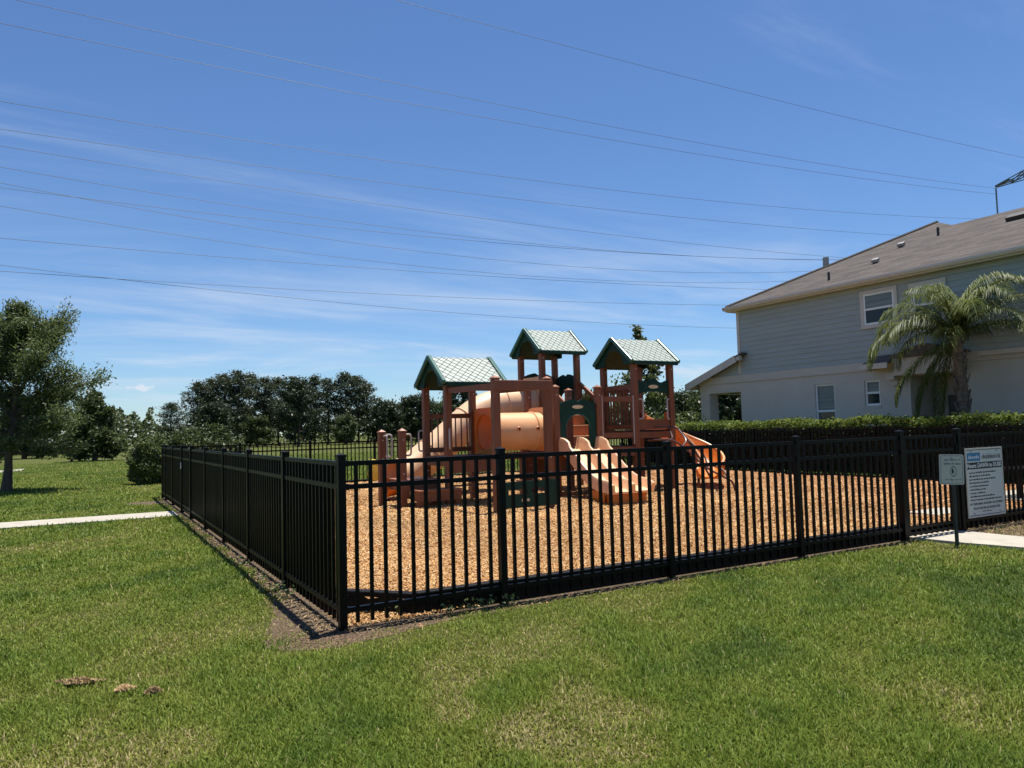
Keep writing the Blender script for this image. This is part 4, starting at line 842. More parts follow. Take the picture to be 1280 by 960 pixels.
    c1 = tb_(ra); c2 = tb_(rb)
    for k in range(4):
        t = (k + 1.2) / 5.2; A = catmull(ra, 5); B = catmull(rb, 5); p = A[int(t * (len(A) - 1))]; q = B[int(t * (len(B) - 1))]; mid = (p + q) / 2 + V(0.10, -0.05, -0.10 + 0.05 * k); mb = MB(); mb.tube(catmull([p, mid, q], 5), 0.018, 8); part('climber_rung', mb, 'tube', root, sm=True)
    # brace rails low down, a steering wheel panel and a counter under the decks
    mb = MB(); mb.box(DX1 + 0.07, DX2 - 0.07, SY2 - 0.02, SY2 + 0.02, 0.45, 0.84); part('under_panel', mb, 'brown', root)
    mb = MB(); mb.box(5.5, 6.2, 7.74, 7.80, 0.86, 1.0); part('counter', mb, 'brown', root)
    for x in (5.52, 6.14): mb = MB().box(x - 0.05, x + 0.05, 7.70, 7.84, 0.03, 0.858); part('counter_leg', mb, 'brown', root)
    return root
play_structure()

def spring_rider():
    x, y = 4.0, 10.0; root = thing('spring_rider', 'small yellow spring rider behind the play structure at the left', 'spring rider', (x, y, MZ))
    mb = MB(); pts = [(x + 0.07 * math.cos(t * 2), y + 0.07 * math.sin(t * 2), 0.13 + 0.035 * t) for t in np.linspace(0, 9.4, 60)]; mb.tube(pts, 0.014, 6); part('spring', mb, 'black', root, sm=True)
    mb = MB(); outl = [(-0.38, 0.0), (0.34, 0.0), (0.40, 0.12), (0.30, 0.20), (0.22, 0.14), (-0.04, 0.15), (-0.14, 0.30), (-0.22, 0.44), (-0.32, 0.46), (-0.36, 0.34), (-0.42, 0.16)]
    mb.prism(outl, (x, y - 0.05, 0.45), (1, 0, 0), (0, 0, 1), (0, 0.10, 0)); part('body', mb, 'yellow', root, bevel=0.03)
    mb = MB(); mb.box(x - 0.02, x + 0.26, y - 0.14, y + 0.14, 0.60, 0.64); part('seat', mb, 'grip', root, bevel=0.015)
    mb = MB(); mb.tube([(x - 0.24, y - 0.22, 0.82), (x - 0.24, y + 0.22, 0.82)], 0.02, 8); part('handle', mb, 'grip', root)
spring_rider()
def bench():
    x, y = 11.8, 1.0; root = thing('bench', 'dark backless bench on the concrete pad inside the fence at the right', 'bench', (x, y, 0.17))
    for k in range(4): part('seat_slat', MB().box(x - 0.75, x + 0.75, y - 0.20 + 0.11 * k, y - 0.11 + 0.11 * k, 0.60, 0.63), 'black', root)
    for s in (-0.6, 0.6):
        mb = MB(); mb.box(x + s - 0.03, x + s + 0.03, y - 0.18, y - 0.12, 0.16, 0.598); mb.box(x + s - 0.03, x + s + 0.03, y + 0.16, y + 0.22, 0.16, 0.598); mb.box(x + s - 0.025, x + s + 0.025, y - 0.118, y + 0.158, 0.54, 0.59); part('leg_frame', mb, 'black', root)
bench()
# ================================================================== the house
def house():
    HX = 18.0; YN, YF = -5.0, 13.0
    root = thing('house', 'two-storey house with grey siding, stucco ground floor and brown shingle roof', 'house', (HX + 3, 5, 0))
    holes = [(9.27, 9.98, 0.95, 2.60), (7.78, 8.27, 1.88, 2.61), (5.35, 6.87, 0.0, 2.64)]
    def wall(name, mat, y0, y1, z0, z1, holes, x0, x1):
        ys = sorted({y0, y1, *[h for q in holes for h in q[:2]]}); zs = sorted({z0, z1, *[h for q in holes for h in q[2:]]}); mb = MB()
        for i in range(len(ys) - 1):
            for j in range(len(zs) - 1):
                c = ((ys[i] + ys[i + 1]) / 2, (zs[j] + zs[j + 1]) / 2)
                if any(q[0] < c[0] < q[1] and q[2] < c[1] < q[3] for q in holes): continue
                a, b, d, e = ys[i], ys[i + 1], zs[j], zs[j + 1]; mb.quad((x0, a, d), (x0, b, d), (x0, b, e), (x0, a, e))
        for q in holes:
            a, b, d, e = q; mb.quad((x0, a, d), (x1, a, d), (x1, a, e), (x0, a, e)); mb.quad((x0, b, d), (x1, b, d), (x1, b, e), (x0, b, e)); mb.quad((x0, a, e), (x1, a, e), (x1, b, e), (x0, b, e))
            if d > z0: mb.quad((x0, a, d), (x1, a, d), (x1, b, d), (x0, b, d))
        return part(name, mb, mat, root, recal=False)
    wall('stucco_wall', 'stucco', YN, YF, -0.02, 2.90, holes, HX, HX + 0.16)
    part('end_wall', MB().quad((HX, YF, -0.02), (30, YF, -0.02), (30, YF, 5.36), (HX, YF, 5.36)).quad((HX, YN, -0.02), (30, YN, -0.02), (30, YN, 5.36), (HX, YN, 5.36)), 'stucco', root, recal=False)
    # entry recess
    part('entry_recess', MB().box(HX + 1.25, HX + 1.3, 5.2, 7.0, 0, 2.75).quad((HX + 0.16, 6.87, 0), (HX + 1.25, 6.87, 0), (HX + 1.25, 6.87, 2.64), (HX + 0.16, 6.87, 2.64)).quad((HX + 0.16, 5.35, 0), (HX + 1.25, 5.35, 0), (HX + 1.25, 5.35, 2.64), (HX + 0.16, 5.35, 2.64)).quad((HX + 0.16, 5.35, 2.64), (HX + 1.25, 5.35, 2.64), (HX + 1.25, 6.87, 2.64), (HX + 0.16, 6.87, 2.64)), 'stucco', root, recal=False)
    dr = part('door', MB().box(HX + 1.19, HX + 1.245, 5.60, 6.55, 0.02, 2.1), 'door', root); part('door_handle', MB().box(HX + 1.14, HX + 1.185, 6.42, 6.47, 0.98, 1.12), 'ventgrey', dr)
    part('backing_wall', MB().quad((HX + 0.02, YN, 2.9), (HX + 0.02, YF, 2.9), (HX + 0.02, YF, 5.36), (HX + 0.02, YN, 5.36)), 'siding', root, recal=False)
    # lap siding, one board per course
    z = 3.14; ex = 0.158; k = 0
    while z < 5.20:
        zt = min(z + ex, 5.26); mb = MB(); a, b = YN, YF - 0.095; mb.quad((HX - 0.022, a, z), (HX - 0.022, b, z), (HX - 0.004, b, zt + 0.01), (HX - 0.004, a, zt + 0.01)); mb.quad((HX - 0.022, a, z), (HX - 0.022, b, z), (HX, b, z), (HX, a, z)); part('siding_board', mb, 'siding', root, recal=False); z += ex; k += 1
    part('corner_board', MB().box(HX - 0.032, HX + 0.10, YF - 0.09, YF + 0.032, 3.16, 5.34), 'trimwhite', root)
    part('band_board', MB().box(HX - 0.04, HX + 0.01, YN, YF + 1.98, 2.885, 3.135), 'stucco', root)
    part('frieze_board', MB().box(HX - 0.034, HX + 0.005, YN, YF - 0.10, 5.22, 5.345), 'siding', root)
    # porch: sloping roof, gable infill, beam and column
    pr = [(12.62, 3.78), (15.36, 2.84)]
    part('porch_infill', MB().quad((HX - 0.008, 12.9, 2.88), (HX - 0.008, 15.0, 2.88), (HX - 0.008, 15.0, 2.93), (HX - 0.008, 12.9, 3.64)), 'siding', root, recal=False)
    mb = MB(); d = V(0, pr[1][0] - pr[0][0], pr[1][1] - pr[0][1]); mb.beam(V(HX + 2.2, pr[0][0], pr[0][1] + 0.07), V(HX + 2.2, pr[1][0], pr[1][1] + 0.07), 5.0, 0.06, (0, 0, 1)); 
    po = part('porch_roof', mb, 'roofplain', root)
    mb = MB(); mb.beam(V(HX - 0.325, pr[0][0] + 0.25, pr[0][1] - 0.10), V(HX - 0.325, pr[1][0], pr[1][1] - 0.01), 0.045, 0.24); part('rake_board', mb, 'fascia', po)
    part('porch_gutter', MB().box(HX - 0.28, HX + 4.6, 15.34, 15.46, 2.74, 2.88), 'fascia', po)
    part('downspout_elbow', MB().box(HX - 0.30, HX - 0.16, 12.72, 12.95, 3.62, 3.78), 'fascia', po)
    part('porch_beam', MB().box(HX + 0.002, HX + 0.42, 13.0, 14.95, 2.56, 2.884), 'stucco', root); part('porch_beam', MB().box(HX + 0.42, HX + 4.5, 14.53, 14.95, 2.56, 2.884), 'stucco', root)
    part('porch_ceiling', MB().box(HX + 0.43, HX + 4.5, 13.02, 14.52, 2.80, 2.86), 'vent', root)
    part('porch_column', MB().box(HX + 0.002, HX + 0.42, 14.50, 14.95, -0.02, 2.558), 'stucco', root); part('porch_column', MB().box(HX + 4.1, HX + 4.5, 14.50, 14.95, -0.02, 2.558), 'stucco', root)
    # windows: frame, sashes, blind and dark panes
    def window(y0, y1, z0, z1, x, trim, blind):
        o = MB(); t = 0.055
        if trim:
            for q in ((y0 - 0.10, y1 + 0.10, z1, z1 + 0.10), (y0 - 0.10, y1 + 0.10, z0 - 0.10, z0), (y0 - 0.10, y0, z0, z1), (y1, y1 + 0.10, z0, z1)): o.box(x - 0.045, x + 0.02, *q)
            part_w = part('window', o, 'trimwhite', root)
        else:
            o.box(x - 0.02, x + 0.12, y0 - 0.03, y1 + 0.03, z0 - 0.07, z0 - 0.003); part_w = part('window', o, 'stucco', root)
        fr = MB()
        for q in ((y0, y1, z1 - t, z1), (y0, y1, z0, z0 + t), (y0, y0 + t, z0 + t, z1 - t), (y1 - t, y1, z0 + t, z1 - t), (y0 + t, y1 - t, (z0 + z1) / 2 - 0.03, (z0 + z1) / 2 + 0.03)): fr.box(x + 0.0 if trim else x + 0.05, x + 0.05 if trim else x + 0.10, *q)
        if trim: fr.v = [(vx - 0.03, vy, vz) for vx, vy, vz in fr.v]
        part('window_frame', fr, 'white', part_w); gx = x - 0.004 if trim else x + 0.09; zm = (z0 + z1) / 2
        part('pane', MB().quad((gx, y0 + t, z0 + t), (gx, y1 - t, z0 + t), (gx, y1 - t, zm - 0.03), (gx, y0 + t, zm - 0.03)), 'glass', part_w, recal=False)
        part('pane', MB().quad((gx, y0 + t, zm + 0.03), (gx, y1 - t, zm + 0.03), (gx, y1 - t, z1 - t), (gx, y0 + t, z1 - t)), 'blind' if blind else 'glass', part_w, recal=False)
    window(7.17, 8.12, 4.20, 5.10, HX - 0.02, True, True); window(5.80, 6.62, 4.02, 5.06, HX - 0.02, True, True); window(9.27, 9.98, 0.95, 2.60, HX, False, True); window(7.78, 8.27, 1.88, 2.61, HX, False, True)
    window(1.5, 2.6, 4.10, 5.10, HX - 0.02, True, True)
    # small roof and lintel over the entry
    part('entry_lintel', MB().box(HX - 0.36, HX - 0.002, 5.3, 7.12, 2.66, 3.14), 'stucco', root); part('entry_bracket', MB().box(HX - 0.30, HX - 0.001, 7.13, 7.40, 2.56, 2.76).box(HX - 0.18, HX - 0.001, 7.13, 7.34, 2.40, 2.557), 'stucco', root)
    mb = MB(); mb.beam((HX - 0.28, 7.13, 3.13), (HX - 0.28, 7.92, 3.13), 0.60, 0.05, (-0.45, 0, 1)); er = part('entry_roof', mb, 'roofplain', root); part('entry_fascia', MB().box(HX - 0.60, HX - 0.56, 7.13, 7.94, 2.88, 3.03), 'fascia', er); part('entry_fascia', MB().box(HX - 0.558, HX - 0.002, 7.9, 7.94, 2.88, 3.02), 'fascia', er)
    mb = MB(); mb.prism([(-1.0, 0), (0.98, 0), (0.98, 0.06), (0, 0.34), (-1.0, 0.06)], (HX - 0.42, 6.21, 3.13), (0, 1, 0), (0, 0, 1), (0.41, 0, 0)); part('entry_gable', mb, 'roofplain', root)
    part('side_roof', MB().box(HX - 0.12, HX - 0.042, YN, 4.97, 3.0, 3.12), 'fascia', root)
    # main roof
    EXX = 17.70; s = 0.4917; E0 = 5.50; RP = (22.5, 8.45)
    z = lambda x: E0 + s * (x - EXX)
    def rp(name, pts):
        mb = MB(); mb.quad(*pts); o = part(name, mb, 'roof', root, recal=False); me = o.data; uvl = me.uv_layers.new(name='uv'); n = me.polygons[0].normal.copy(); h = V(0, 0, 1).cross(n).normalized(); u = n.cross(h).normalized()
        for li, l in enumerate(me.loops): c = me.vertices[l.vertex_index].co; uvl.data[li].uv = (c.dot(h), c.dot(u))
        return o
    rp('roof_slope', [(EXX, YN - 0.3, E0), (EXX, 13.25, E0), (RP[0], RP[1], z(RP[0])), (21.62, 7.57, z(21.62)), (21.62, YN - 0.3, z(21.62))])
    rp('roof_slope', [(EXX, 13.25, E0), (30, 13.25, E0), (30, RP[1], z(RP[0])), (RP[0], RP[1], z(RP[0]))])
    rp('roof_slope', [(RP[0], RP[1], z(RP[0])), (30, RP[1], z(RP[0])), (30, 5.0, z(RP[0]) - s * 3.45), (24.2, 5.0, z(RP[0]) - s * 3.45), (21.62, 7.57, z(21.62))])
    rp('roof_slope', [(21.62, 7.57, z(21.62)), (24.2, 5.0, z(21.62) - s * 2.58), (25.5, 5.0, z(21.62) - s * 3.88), (25.5, YN - 0.3, z(21.62) - s * 3.88), (21.62, YN - 0.3, z(21.62))])
    mb = MB(); mb.tube([(EXX, 13.25, E0 + 0.015), (RP[0], RP[1], z(RP[0]) + 0.015)], 0.05, 6); part('hip_cap', mb, 'roofplain', root)
    part('fascia', MB().box(EXX + 0.0, EXX + 0.04, YN - 0.3, 13.25, E0 - 0.17, E0 - 0.004), 'fascia', root); part('gutter', MB().prism([(0, 0), (-0.11, 0), (-0.12, -0.05), (-0.08, -0.12), (0, -0.12)], (EXX - 0.002, YN - 0.3, E0 - 0.005), (1, 0, 0), (0, 0, 1), (0, 13.25 - YN + 0.35, 0)), 'fascia', root)
    part('fascia', MB().box(EXX + 0.04, 30, 13.21, 13.25, E0 - 0.17, E0 - 0.004), 'fascia', root); part('soffit', MB().box(EXX + 0.04, HX + 0.02, YN - 0.3, 13.21, E0 - 0.15, E0 - 0.13).box(HX + 0.02, 30, 13.0, 13.21, E0 - 0.15, E0 - 0.13), 'trimwhite', root)
    up_ = V(-s, 0, 1).normalized(); al = V(1, 0, s).normalized()
    def vent(x, y, kind):
        c = V(x, y, z(x)); mb = MB()
        if kind == 'box': mb.obox(c + up_ * 0.07, (0.17, 0.20, 0.10), (al, V(0, 1, 0), up_)); part('roof_vent', mb, 'ventgrey', root, bevel=0.02)
        else: mb.tube([c, c + V(0, 0, 0.24)], 0.038, 10); part('vent_pipe', mb, 'vent', root)
    vent(18.41, 9.57, 'pipe'); vent(19.23, 8.51, 'box'); vent(20.45, 8.43, 'box'); vent(20.74, 7.44, 'pipe')
    c0, c1 = V(20.55, 5.35, z(20.55)) + up_ * 0.06, V(20.55, 0.5, z(20.55)) + up_ * 0.06; mb = MB(); mb.beam(c0, c1, 0.34, 0.10, up_); part('ridge_vent', mb, 'vent', root)
    mb = MB(); mb.tube([(20.3, 11.08, 6.3), (20.3, 11.08, 7.05)], 0.10, 10); part('flue_pipe', mb, 'ventgrey', root)
house()

# ================================================================== vegetation
def leaf_mesh(name, C, size, seed=0, upbias=0.5, aspect=0.5, dirs=None):
    r = np.random.default_rng(seed); n = len(C); size = np.asarray(size) * r.uniform(0.7, 1.3, n)
    nrm = r.normal(size=(n, 3)); nrm[:, 2] += upbias * 1.5; nrm /= np.linalg.norm(nrm, axis=1)[:, None]
    a = r.normal(size=(n, 3)) if dirs is None else dirs + r.normal(size=(n, 3)) * 0.45
    a -= nrm * np.sum(a * nrm, 1)[:, None]; a /= np.linalg.norm(a, axis=1)[:, None] + 1e-9; b = np.cross(nrm, a)
    A = a * size[:, None]; B = b * (size * aspect)[:, None]; up_ = nrm * (size * 0.15)[:, None]
    v = np.stack([C - A, C + B + up_, C + A, C - B + up_], 1).reshape(-1, 3); f = np.arange(4 * n)
    return np_mesh(name, v, f, np.full(n, 4))
def limb(mb, p, d, l, r, rnd, seg=4, curve=0.25, upc=0.0, k=6):
    pts = [Vector(p)]; d = Vector(d).normalized()
    for i in range(seg): d = (d + V(rnd.gauss(0, curve), rnd.gauss(0, curve), rnd.gauss(0, curve * 0.6) + upc)).normalized(); pts.append(pts[-1] + d * (l / seg))
    mb.tube(pts, [max(r * (1 - 0.8 * i / seg), 0.004) for i in range(seg + 1)], k); return pts
def broad_tree(name, label, cat, loc, H, base, R, seed, leaf, nleaf, size, bark='bark', lean=(0, 0), prof=None, limbs=22, elev=(0.5, 1.0), twig=5, spread=0.16, trunk_r=None, group=None, aspect=0.5, gaps=0.0, upc=0.06, flat=1.0):
    """trunk, limbs that rise from it, twigs on the limbs and leaves gathered along the twigs"""
    rnd = random.Random(seed); r = np.random.default_rng(seed); tr = trunk_r or H * 0.02; mb = MB(); prof = prof or (lambda t: math.sin(PI * min(1, 0.18 + 0.82 * t)) ** 0.7)
    tp = [V(0, 0, -0.05)]; n = 7
    for i in range(1, n + 1): t = i / n; tp.append(V(lean[0] * t + rnd.gauss(0, 0.012) * H * (t > 0.2), lean[1] * t + rnd.gauss(0, 0.012) * H * (t > 0.2), H * 0.93 * t))
    mb.tube(tp, [tr * (1.35 if i == 0 else 1 - 0.86 * i / n) for i in range(n + 1)], 9); cents = []; dirs = []
    def on_trunk(t):
        f = t * n; i = min(int(f), n - 1); return tp[i].lerp(tp[i + 1], f - i)
    for k in range(limbs):
        u = (k + rnd.random()) / limbs; t = base + (0.97 - base) * u; p = on_trunk(t); az = k * 2.399 + rnd.uniform(-0.4, 0.4); el = elev[0] + (elev[1] - elev[0]) * u + rnd.gauss(0, 0.12); L_ = R * prof(u) * rnd.uniform(0.72, 1.12)
        d = V(math.cos(az) * math.cos(el), math.sin(az) * math.cos(el), math.sin(el) * flat); pts = limb(mb, p, d, max(L_, 0.2), tr * 0.42 * (1 - 0.6 * u), rnd, 4, 0.14, upc, 5)
        for j in range(twig):
            f = 0.30 + 0.70 * (j + rnd.random()) / twig; i = min(int(f * 4), 3); q = pts[i].lerp(pts[i + 1], f * 4 - i); dd = (pts[i + 1] - pts[i]).normalized() + V(rnd.gauss(0, 0.55), rnd.gauss(0, 0.55), rnd.gauss(0.1, 0.4)); tl = max(L_, 0.4) * rnd.uniform(0.22, 0.42)
            tw = limb(mb, q, dd, tl, tr * 0.10, rnd, 2, 0.2, upc * 0.5, 3); m_ = max(1, int(nleaf / (limbs * twig) * (0.12 + 1.25 * prof(u)) * rnd.uniform(1 - gaps, 1 + gaps)))
            ff = r.random(m_); P0, P1, P2 = (np.array(x) for x in tw); pos = np.where(ff[:, None] < 0.5, P0 + (P1 - P0) * (ff[:, None] * 2), P1 + (P2 - P1) * (ff[:, None] * 2 - 1)); cents.append(pos + r.normal(0, spread * (0.35 + 0.65 * tl / (R * 0.4)), (m_, 3)) * np.array([1, 1, 0.75])); dirs.append(np.tile(np.array((tw[2] - tw[0]).normalized()), (m_, 1)))
    Cn = np.concatenate(cents); root = thing(name, label, cat, loc, group); me = mb.mesh('trunk'); recalc(me); smooth(me, 1.0); obj('trunk', me, bark, root)
    obj('crown', leaf_mesh('crown', Cn, size, seed, 0.4, aspect, np.concatenate(dirs)), leaf, root); return root
def clump_tree(name, H, base, R, seed, leaf, nclump, per, csize, size, bark='pinebark', top=1.0, tr=None):
    """tall pine: bare trunk, short limbs each ending in tufts of needles"""
    rnd = random.Random(seed); r = np.random.default_rng(seed); tr = tr or H * 0.014; mb = MB(); tp = [V(rnd.gauss(0, 0.012) * H * (i / 6), rnd.gauss(0, 0.012) * H * (i / 6), H * i / 6 * 0.97) for i in range(7)]; mb.tube(tp, [tr * (1 - 0.8 * i / 6) for i in range(7)], 7); cents = []
    for k in range(nclump):
        u = (k + rnd.random()) / nclump; f = (base + (1 - base) * u) * 6; i = min(int(f), 5); p = tp[i].lerp(tp[i + 1], f - i); az = k * 2.4 + rnd.uniform(-0.6, 0.6); l = R * (0.35 + 0.9 * math.sin(PI * min(0.97, 0.22 + 0.78 * u))) * rnd.uniform(0.55, 1.05) * (1 if u < 0.9 else 0.5); d = V(math.cos(az), math.sin(az), rnd.uniform(0.05, 0.55))
        pts = limb(mb, p, d, l, tr * 0.35, rnd, 3, 0.2, 0.05, 4)
        for j in range(3):
            c = pts[1 + j]; m_ = int(per * (0.4 + 0.3 * j) * rnd.uniform(0.6, 1.3)); cents.append(np.array(c) + r.normal(0, 1, (m_, 3)) * np.array([csize, csize, csize * 0.6]))
    me = mb.mesh('trunk'); recalc(me); smooth(me, 1.0); lm = leaf_mesh('crown', np.concatenate(cents), size, seed, 0.5, 0.45); me.materials.append(M[bark]); lm.materials.append(M[leaf]); return name, me, lm
def place_tree(proto, label, px, d, scale, rot, group, cat='tree', squash=1.0):
    nm, tme, lme = proto; x, y = polar(px, d); root = thing(nm, label, cat, (x, y, 0), group); root.scale = (scale * squash, scale * squash, scale); root.rotation_euler = (0, 0, rot); obj('trunk', tme, None, root); obj('crown', lme, None, root); return root

# ---- the feathery lawn tree at the left, and the smaller one beyond the yard
broad_tree('lawn_tree', 'feathery dark green tree with a leaning trunk on the left lawn', 'tree', (-3.72, 21.4, 0), 5.45, 0.22, 2.25, 21, 'oakleaf', 48000, 0.056, lean=(0.35, -0.1), prof=lambda t: 0.62 + 0.46 * math.sin(PI * min(1, t * 1.25)) - 0.35 * max(0, t - 0.7) / 0.3 * 0.9, limbs=54, elev=(-0.05, 1.25), twig=9, spread=0.17, trunk_r=0.125, aspect=0.34, gaps=0.6, upc=0.09)
x, y = polar(800, 28.3)
broad_tree('young_tree', 'slim young tree rising behind the right play tower roof', 'tree', (x, y, 0), 5.55, 0.22, 1.85, 5, 'magleaf', 6000, 0.08, lean=(0.1, 0.1), prof=lambda t: 1.05 - 0.97 * t ** 0.8, limbs=34, elev=(0.15, 1.2), twig=5, spread=0.17, trunk_r=0.06, aspect=0.5, gaps=0.5)
x, y = polar(118, 62)
broad_tree('field_tree', 'rounded olive green tree at the edge of the field left of the pines', 'tree', (x, y, 0), 4.6, 0.03, 2.2, 33, 'midleaf', 9000, 0.16, limbs=34, elev=(0.1, 1.1), twig=5, spread=0.34, trunk_r=0.16, prof=lambda t: 1.0 - 0.62 * t, gaps=0.4)
x, y = polar(30, 80)
broad_tree('field_tree', 'darker tree half hidden behind the left lawn tree', 'tree', (x, y, 0), 5.2, 0.03, 3.2, 34, 'darkleaf', 7000, 0.20, limbs=30, elev=(0.1, 1.1), twig=5, spread=0.4, trunk_r=0.18, gaps=0.4)
PINES = [clump_tree('pine_tree', 12.5, 0.18, 2.3, s, 'pineleaf', 58, 44, 0.40, 0.18) for s in (101, 102, 103, 104)]
OAKS = []
for s, H, R in ((201, 10.5, 4.0), (202, 6.5, 3.4), (203, 6.0, 3.2)):
    o_ = broad_tree('oak_tree', None, None, (0, -300, 0), H, 0.10, R, s, 'darkleaf' if s != 203 else 'midleaf', 7500, 0.21, limbs=36, elev=(0.0, 1.15), twig=5, spread=0.46, trunk_r=0.2, gaps=0.45)
    ch = list(o_.children); OAKS.append(('oak_tree', ch[0].data, ch[1].data))
    for c in ch: bpy.data.objects.remove(c)
    bpy.data.objects.remove(o_)
GP = 'pines along the far edge of the field'
ordn = ['first', 'second', 'third', 'fourth', 'fifth', 'sixth', 'seventh', 'eighth', 'ninth', 'tenth', 'eleventh', 'twelfth', 'thirteenth']
pins = [(246, 111, 0.86), (262, 114, 0.93), (279, 112, 0.98), (296, 110, 1.00), (312, 115, 0.99), (330, 112, 0.93), (347, 116, 0.96), (368, 112, 0.93), (392, 113, 0.95), (409, 111, 0.90), (431, 110, 0.98), (447, 112, 0.93), (459, 114, 0.84)]
for i, (px, d, s) in enumerate(pins):
    place_tree(PINES[i % 4], 'tall pine, %s from the left in the row beyond the field' % ordn[i], px, d, s * 0.85, i * 1.7, GP, 'pine', 1.18)
place_tree(PINES[2], 'lone spreading pine standing left of the tall pine row', 213, 100, 0.47, 0.6, 'low trees at the far edge of the field', 'pine', 1.5)
place_tree(OAKS[0], 'broad near-black tree bulging out in front of the pine row', 372, 100, 0.84, 0.3, 'low trees at the far edge of the field', 'tree', 1.0)
low = [(268, 104, 1, 0.85, 'low dark tree at the foot of the leftmost tall pines'), (480, 108, 1, 0.85, 'low dark tree just right of the pine row'), (497, 118, 2, 0.92, 'mid green tree in the gap right of the pine row'), (520, 112, 1, 0.98, 'round dark tree seen left of the left play tower'), (548, 116, 2, 0.9, 'tree top showing between the left play tower posts'), (577, 104, 0, 0.86, 'tall dark tree framed by the left play tower'),
       (640, 112, 1, 0.9, 'distant tree hidden behind the crawl tube'), (735, 105, 2, 0.95, 'distant tree between the middle and right play towers'), (320, 106, 2, 0.62, 'low olive tree under the middle of the pine row'), (430, 104, 2, 0.60, 'low olive tree under the right of the pine row')]
for i, (px, d, k, s, lab) in enumerate(low): place_tree(OAKS[k], lab, px, d, s, i * 2.1, 'low trees at the far edge of the field')
right = [(852, 52, 1, 0.52, 'low tree right of the young tree behind the yard'), (872, 56, 2, 0.60, 'low green tree left of the porch column'), (898, 50, 2, 0.62, 'green tree seen through the porch opening, left side'), (920, 47, 1, 0.60, 'dark tree seen through the porch opening, right side'), (830, 60, 2, 0.62, 'low tree behind the young tree beyond the yard'), (946, 52, 2, 0.66, 'green tree mostly hidden behind the house wall')]
for i, (px, d, k, s, lab) in enumerate(right): place_tree(OAKS[k], lab, px, d, s, i * 1.3 + 0.4, 'trees behind the house porch')

def scatter_shrub(name, label, cat, loc, rx, ry, h, n, size, leaf, seed, group=None):
    r = np.random.default_rng(seed); th = r.uniform(0, 2 * PI, n); cz = r.uniform(-0.85, 1, n); rad = (0.72 + 0.28 * r.random(n)) * (1 + 0.13 * np.sin(th * 3 + seed) + 0.10 * np.sin(cz * 9 + th * 2)); s = np.sqrt(1 - np.clip(cz, -1, 1) ** 2)
    C = np.stack([rx * rad * s * np.cos(th), ry * rad * s * np.sin(th), h * 0.42 + h * 0.56 * rad * cz], 1); C[:, 2] = np.maximum(C[:, 2], 0.03); root = thing(name, label, cat, loc, group)
    mb = MB(); rnd = random.Random(seed)
    for k in range(7): a = k * 0.9; limb(mb, (0.12 * math.cos(a), 0.12 * math.sin(a), -0.03), (math.cos(a) * 0.5, math.sin(a) * 0.5, 1), h * 0.8, 0.03, rnd, 3, 0.15, 0, 5)
    obj('stems', mb.mesh('stems'), 'bark', root); obj('foliage', leaf_mesh('foliage', C, size, seed, 0.5, 0.55), leaf, root); return root
scatter_shrub('round_shrub', 'round dark green shrub beyond the far left fence corner', 'shrub', (0.15, 21.6, 0), 0.68, 0.68, 1.62, 9000, 0.048, 'magleaf', 51)
scatter_shrub('round_shrub', 'lighter shrub behind the far left fence corner, right of the round shrub', 'shrub', (1.9, 24.0, 0), 1.5, 1.1, 1.9, 9000, 0.060, 'midleaf', 52)
def woods():
    """low far-off scrub and wood along the field edge, one mass"""
    r = np.random.default_rng(61); n = 52000; px = r.uniform(-420, 1500, n); b = math.atan2(fw.x, fw.y) + np.arctan((px - 640) / 936.7); d = r.uniform(122, 136, n) - 16 * (px < 190)
    hh = 2.6 + 1.3 * (px < 190) + 1.1 * np.sin(px * 0.045) + 0.8 * np.sin(px * 0.13 + 1) + 0.6 * np.sin(px * 0.31) + 1.6 * (px > 215) + 0.9 * np.clip((px - 480) / 100, 0, 1)
    z = hh * r.random(n) ** 0.65 + 0.05; C = np.stack([CAM.x + d * np.sin(b), CAM.y + d * np.cos(b), z], 1)
    tag(obj('distant_woods', leaf_mesh('distant_woods', C, 0.34, 61, 0.5, 0.55), 'midleaf'), 'low far-off scrub and woodland edging the field', 'woods', kind='stuff')
    r = np.random.default_rng(62); n = 6000; x = r.uniform(-22, 1.5, n); C = np.stack([x, 92 + r.uniform(0, 3, n) + 0 * x, (0.7 + 0.5 * np.abs(np.sin(x * 0.7))) * 1.3 * r.random(n) ** 0.6], 1)
    tag(obj('field_scrub', leaf_mesh('field_scrub', C, 0.17, 62, 0.6, 0.5), 'midleaf'), 'pale low scrub growing along the far left field edge', 'scrub', kind='stuff')
woods()
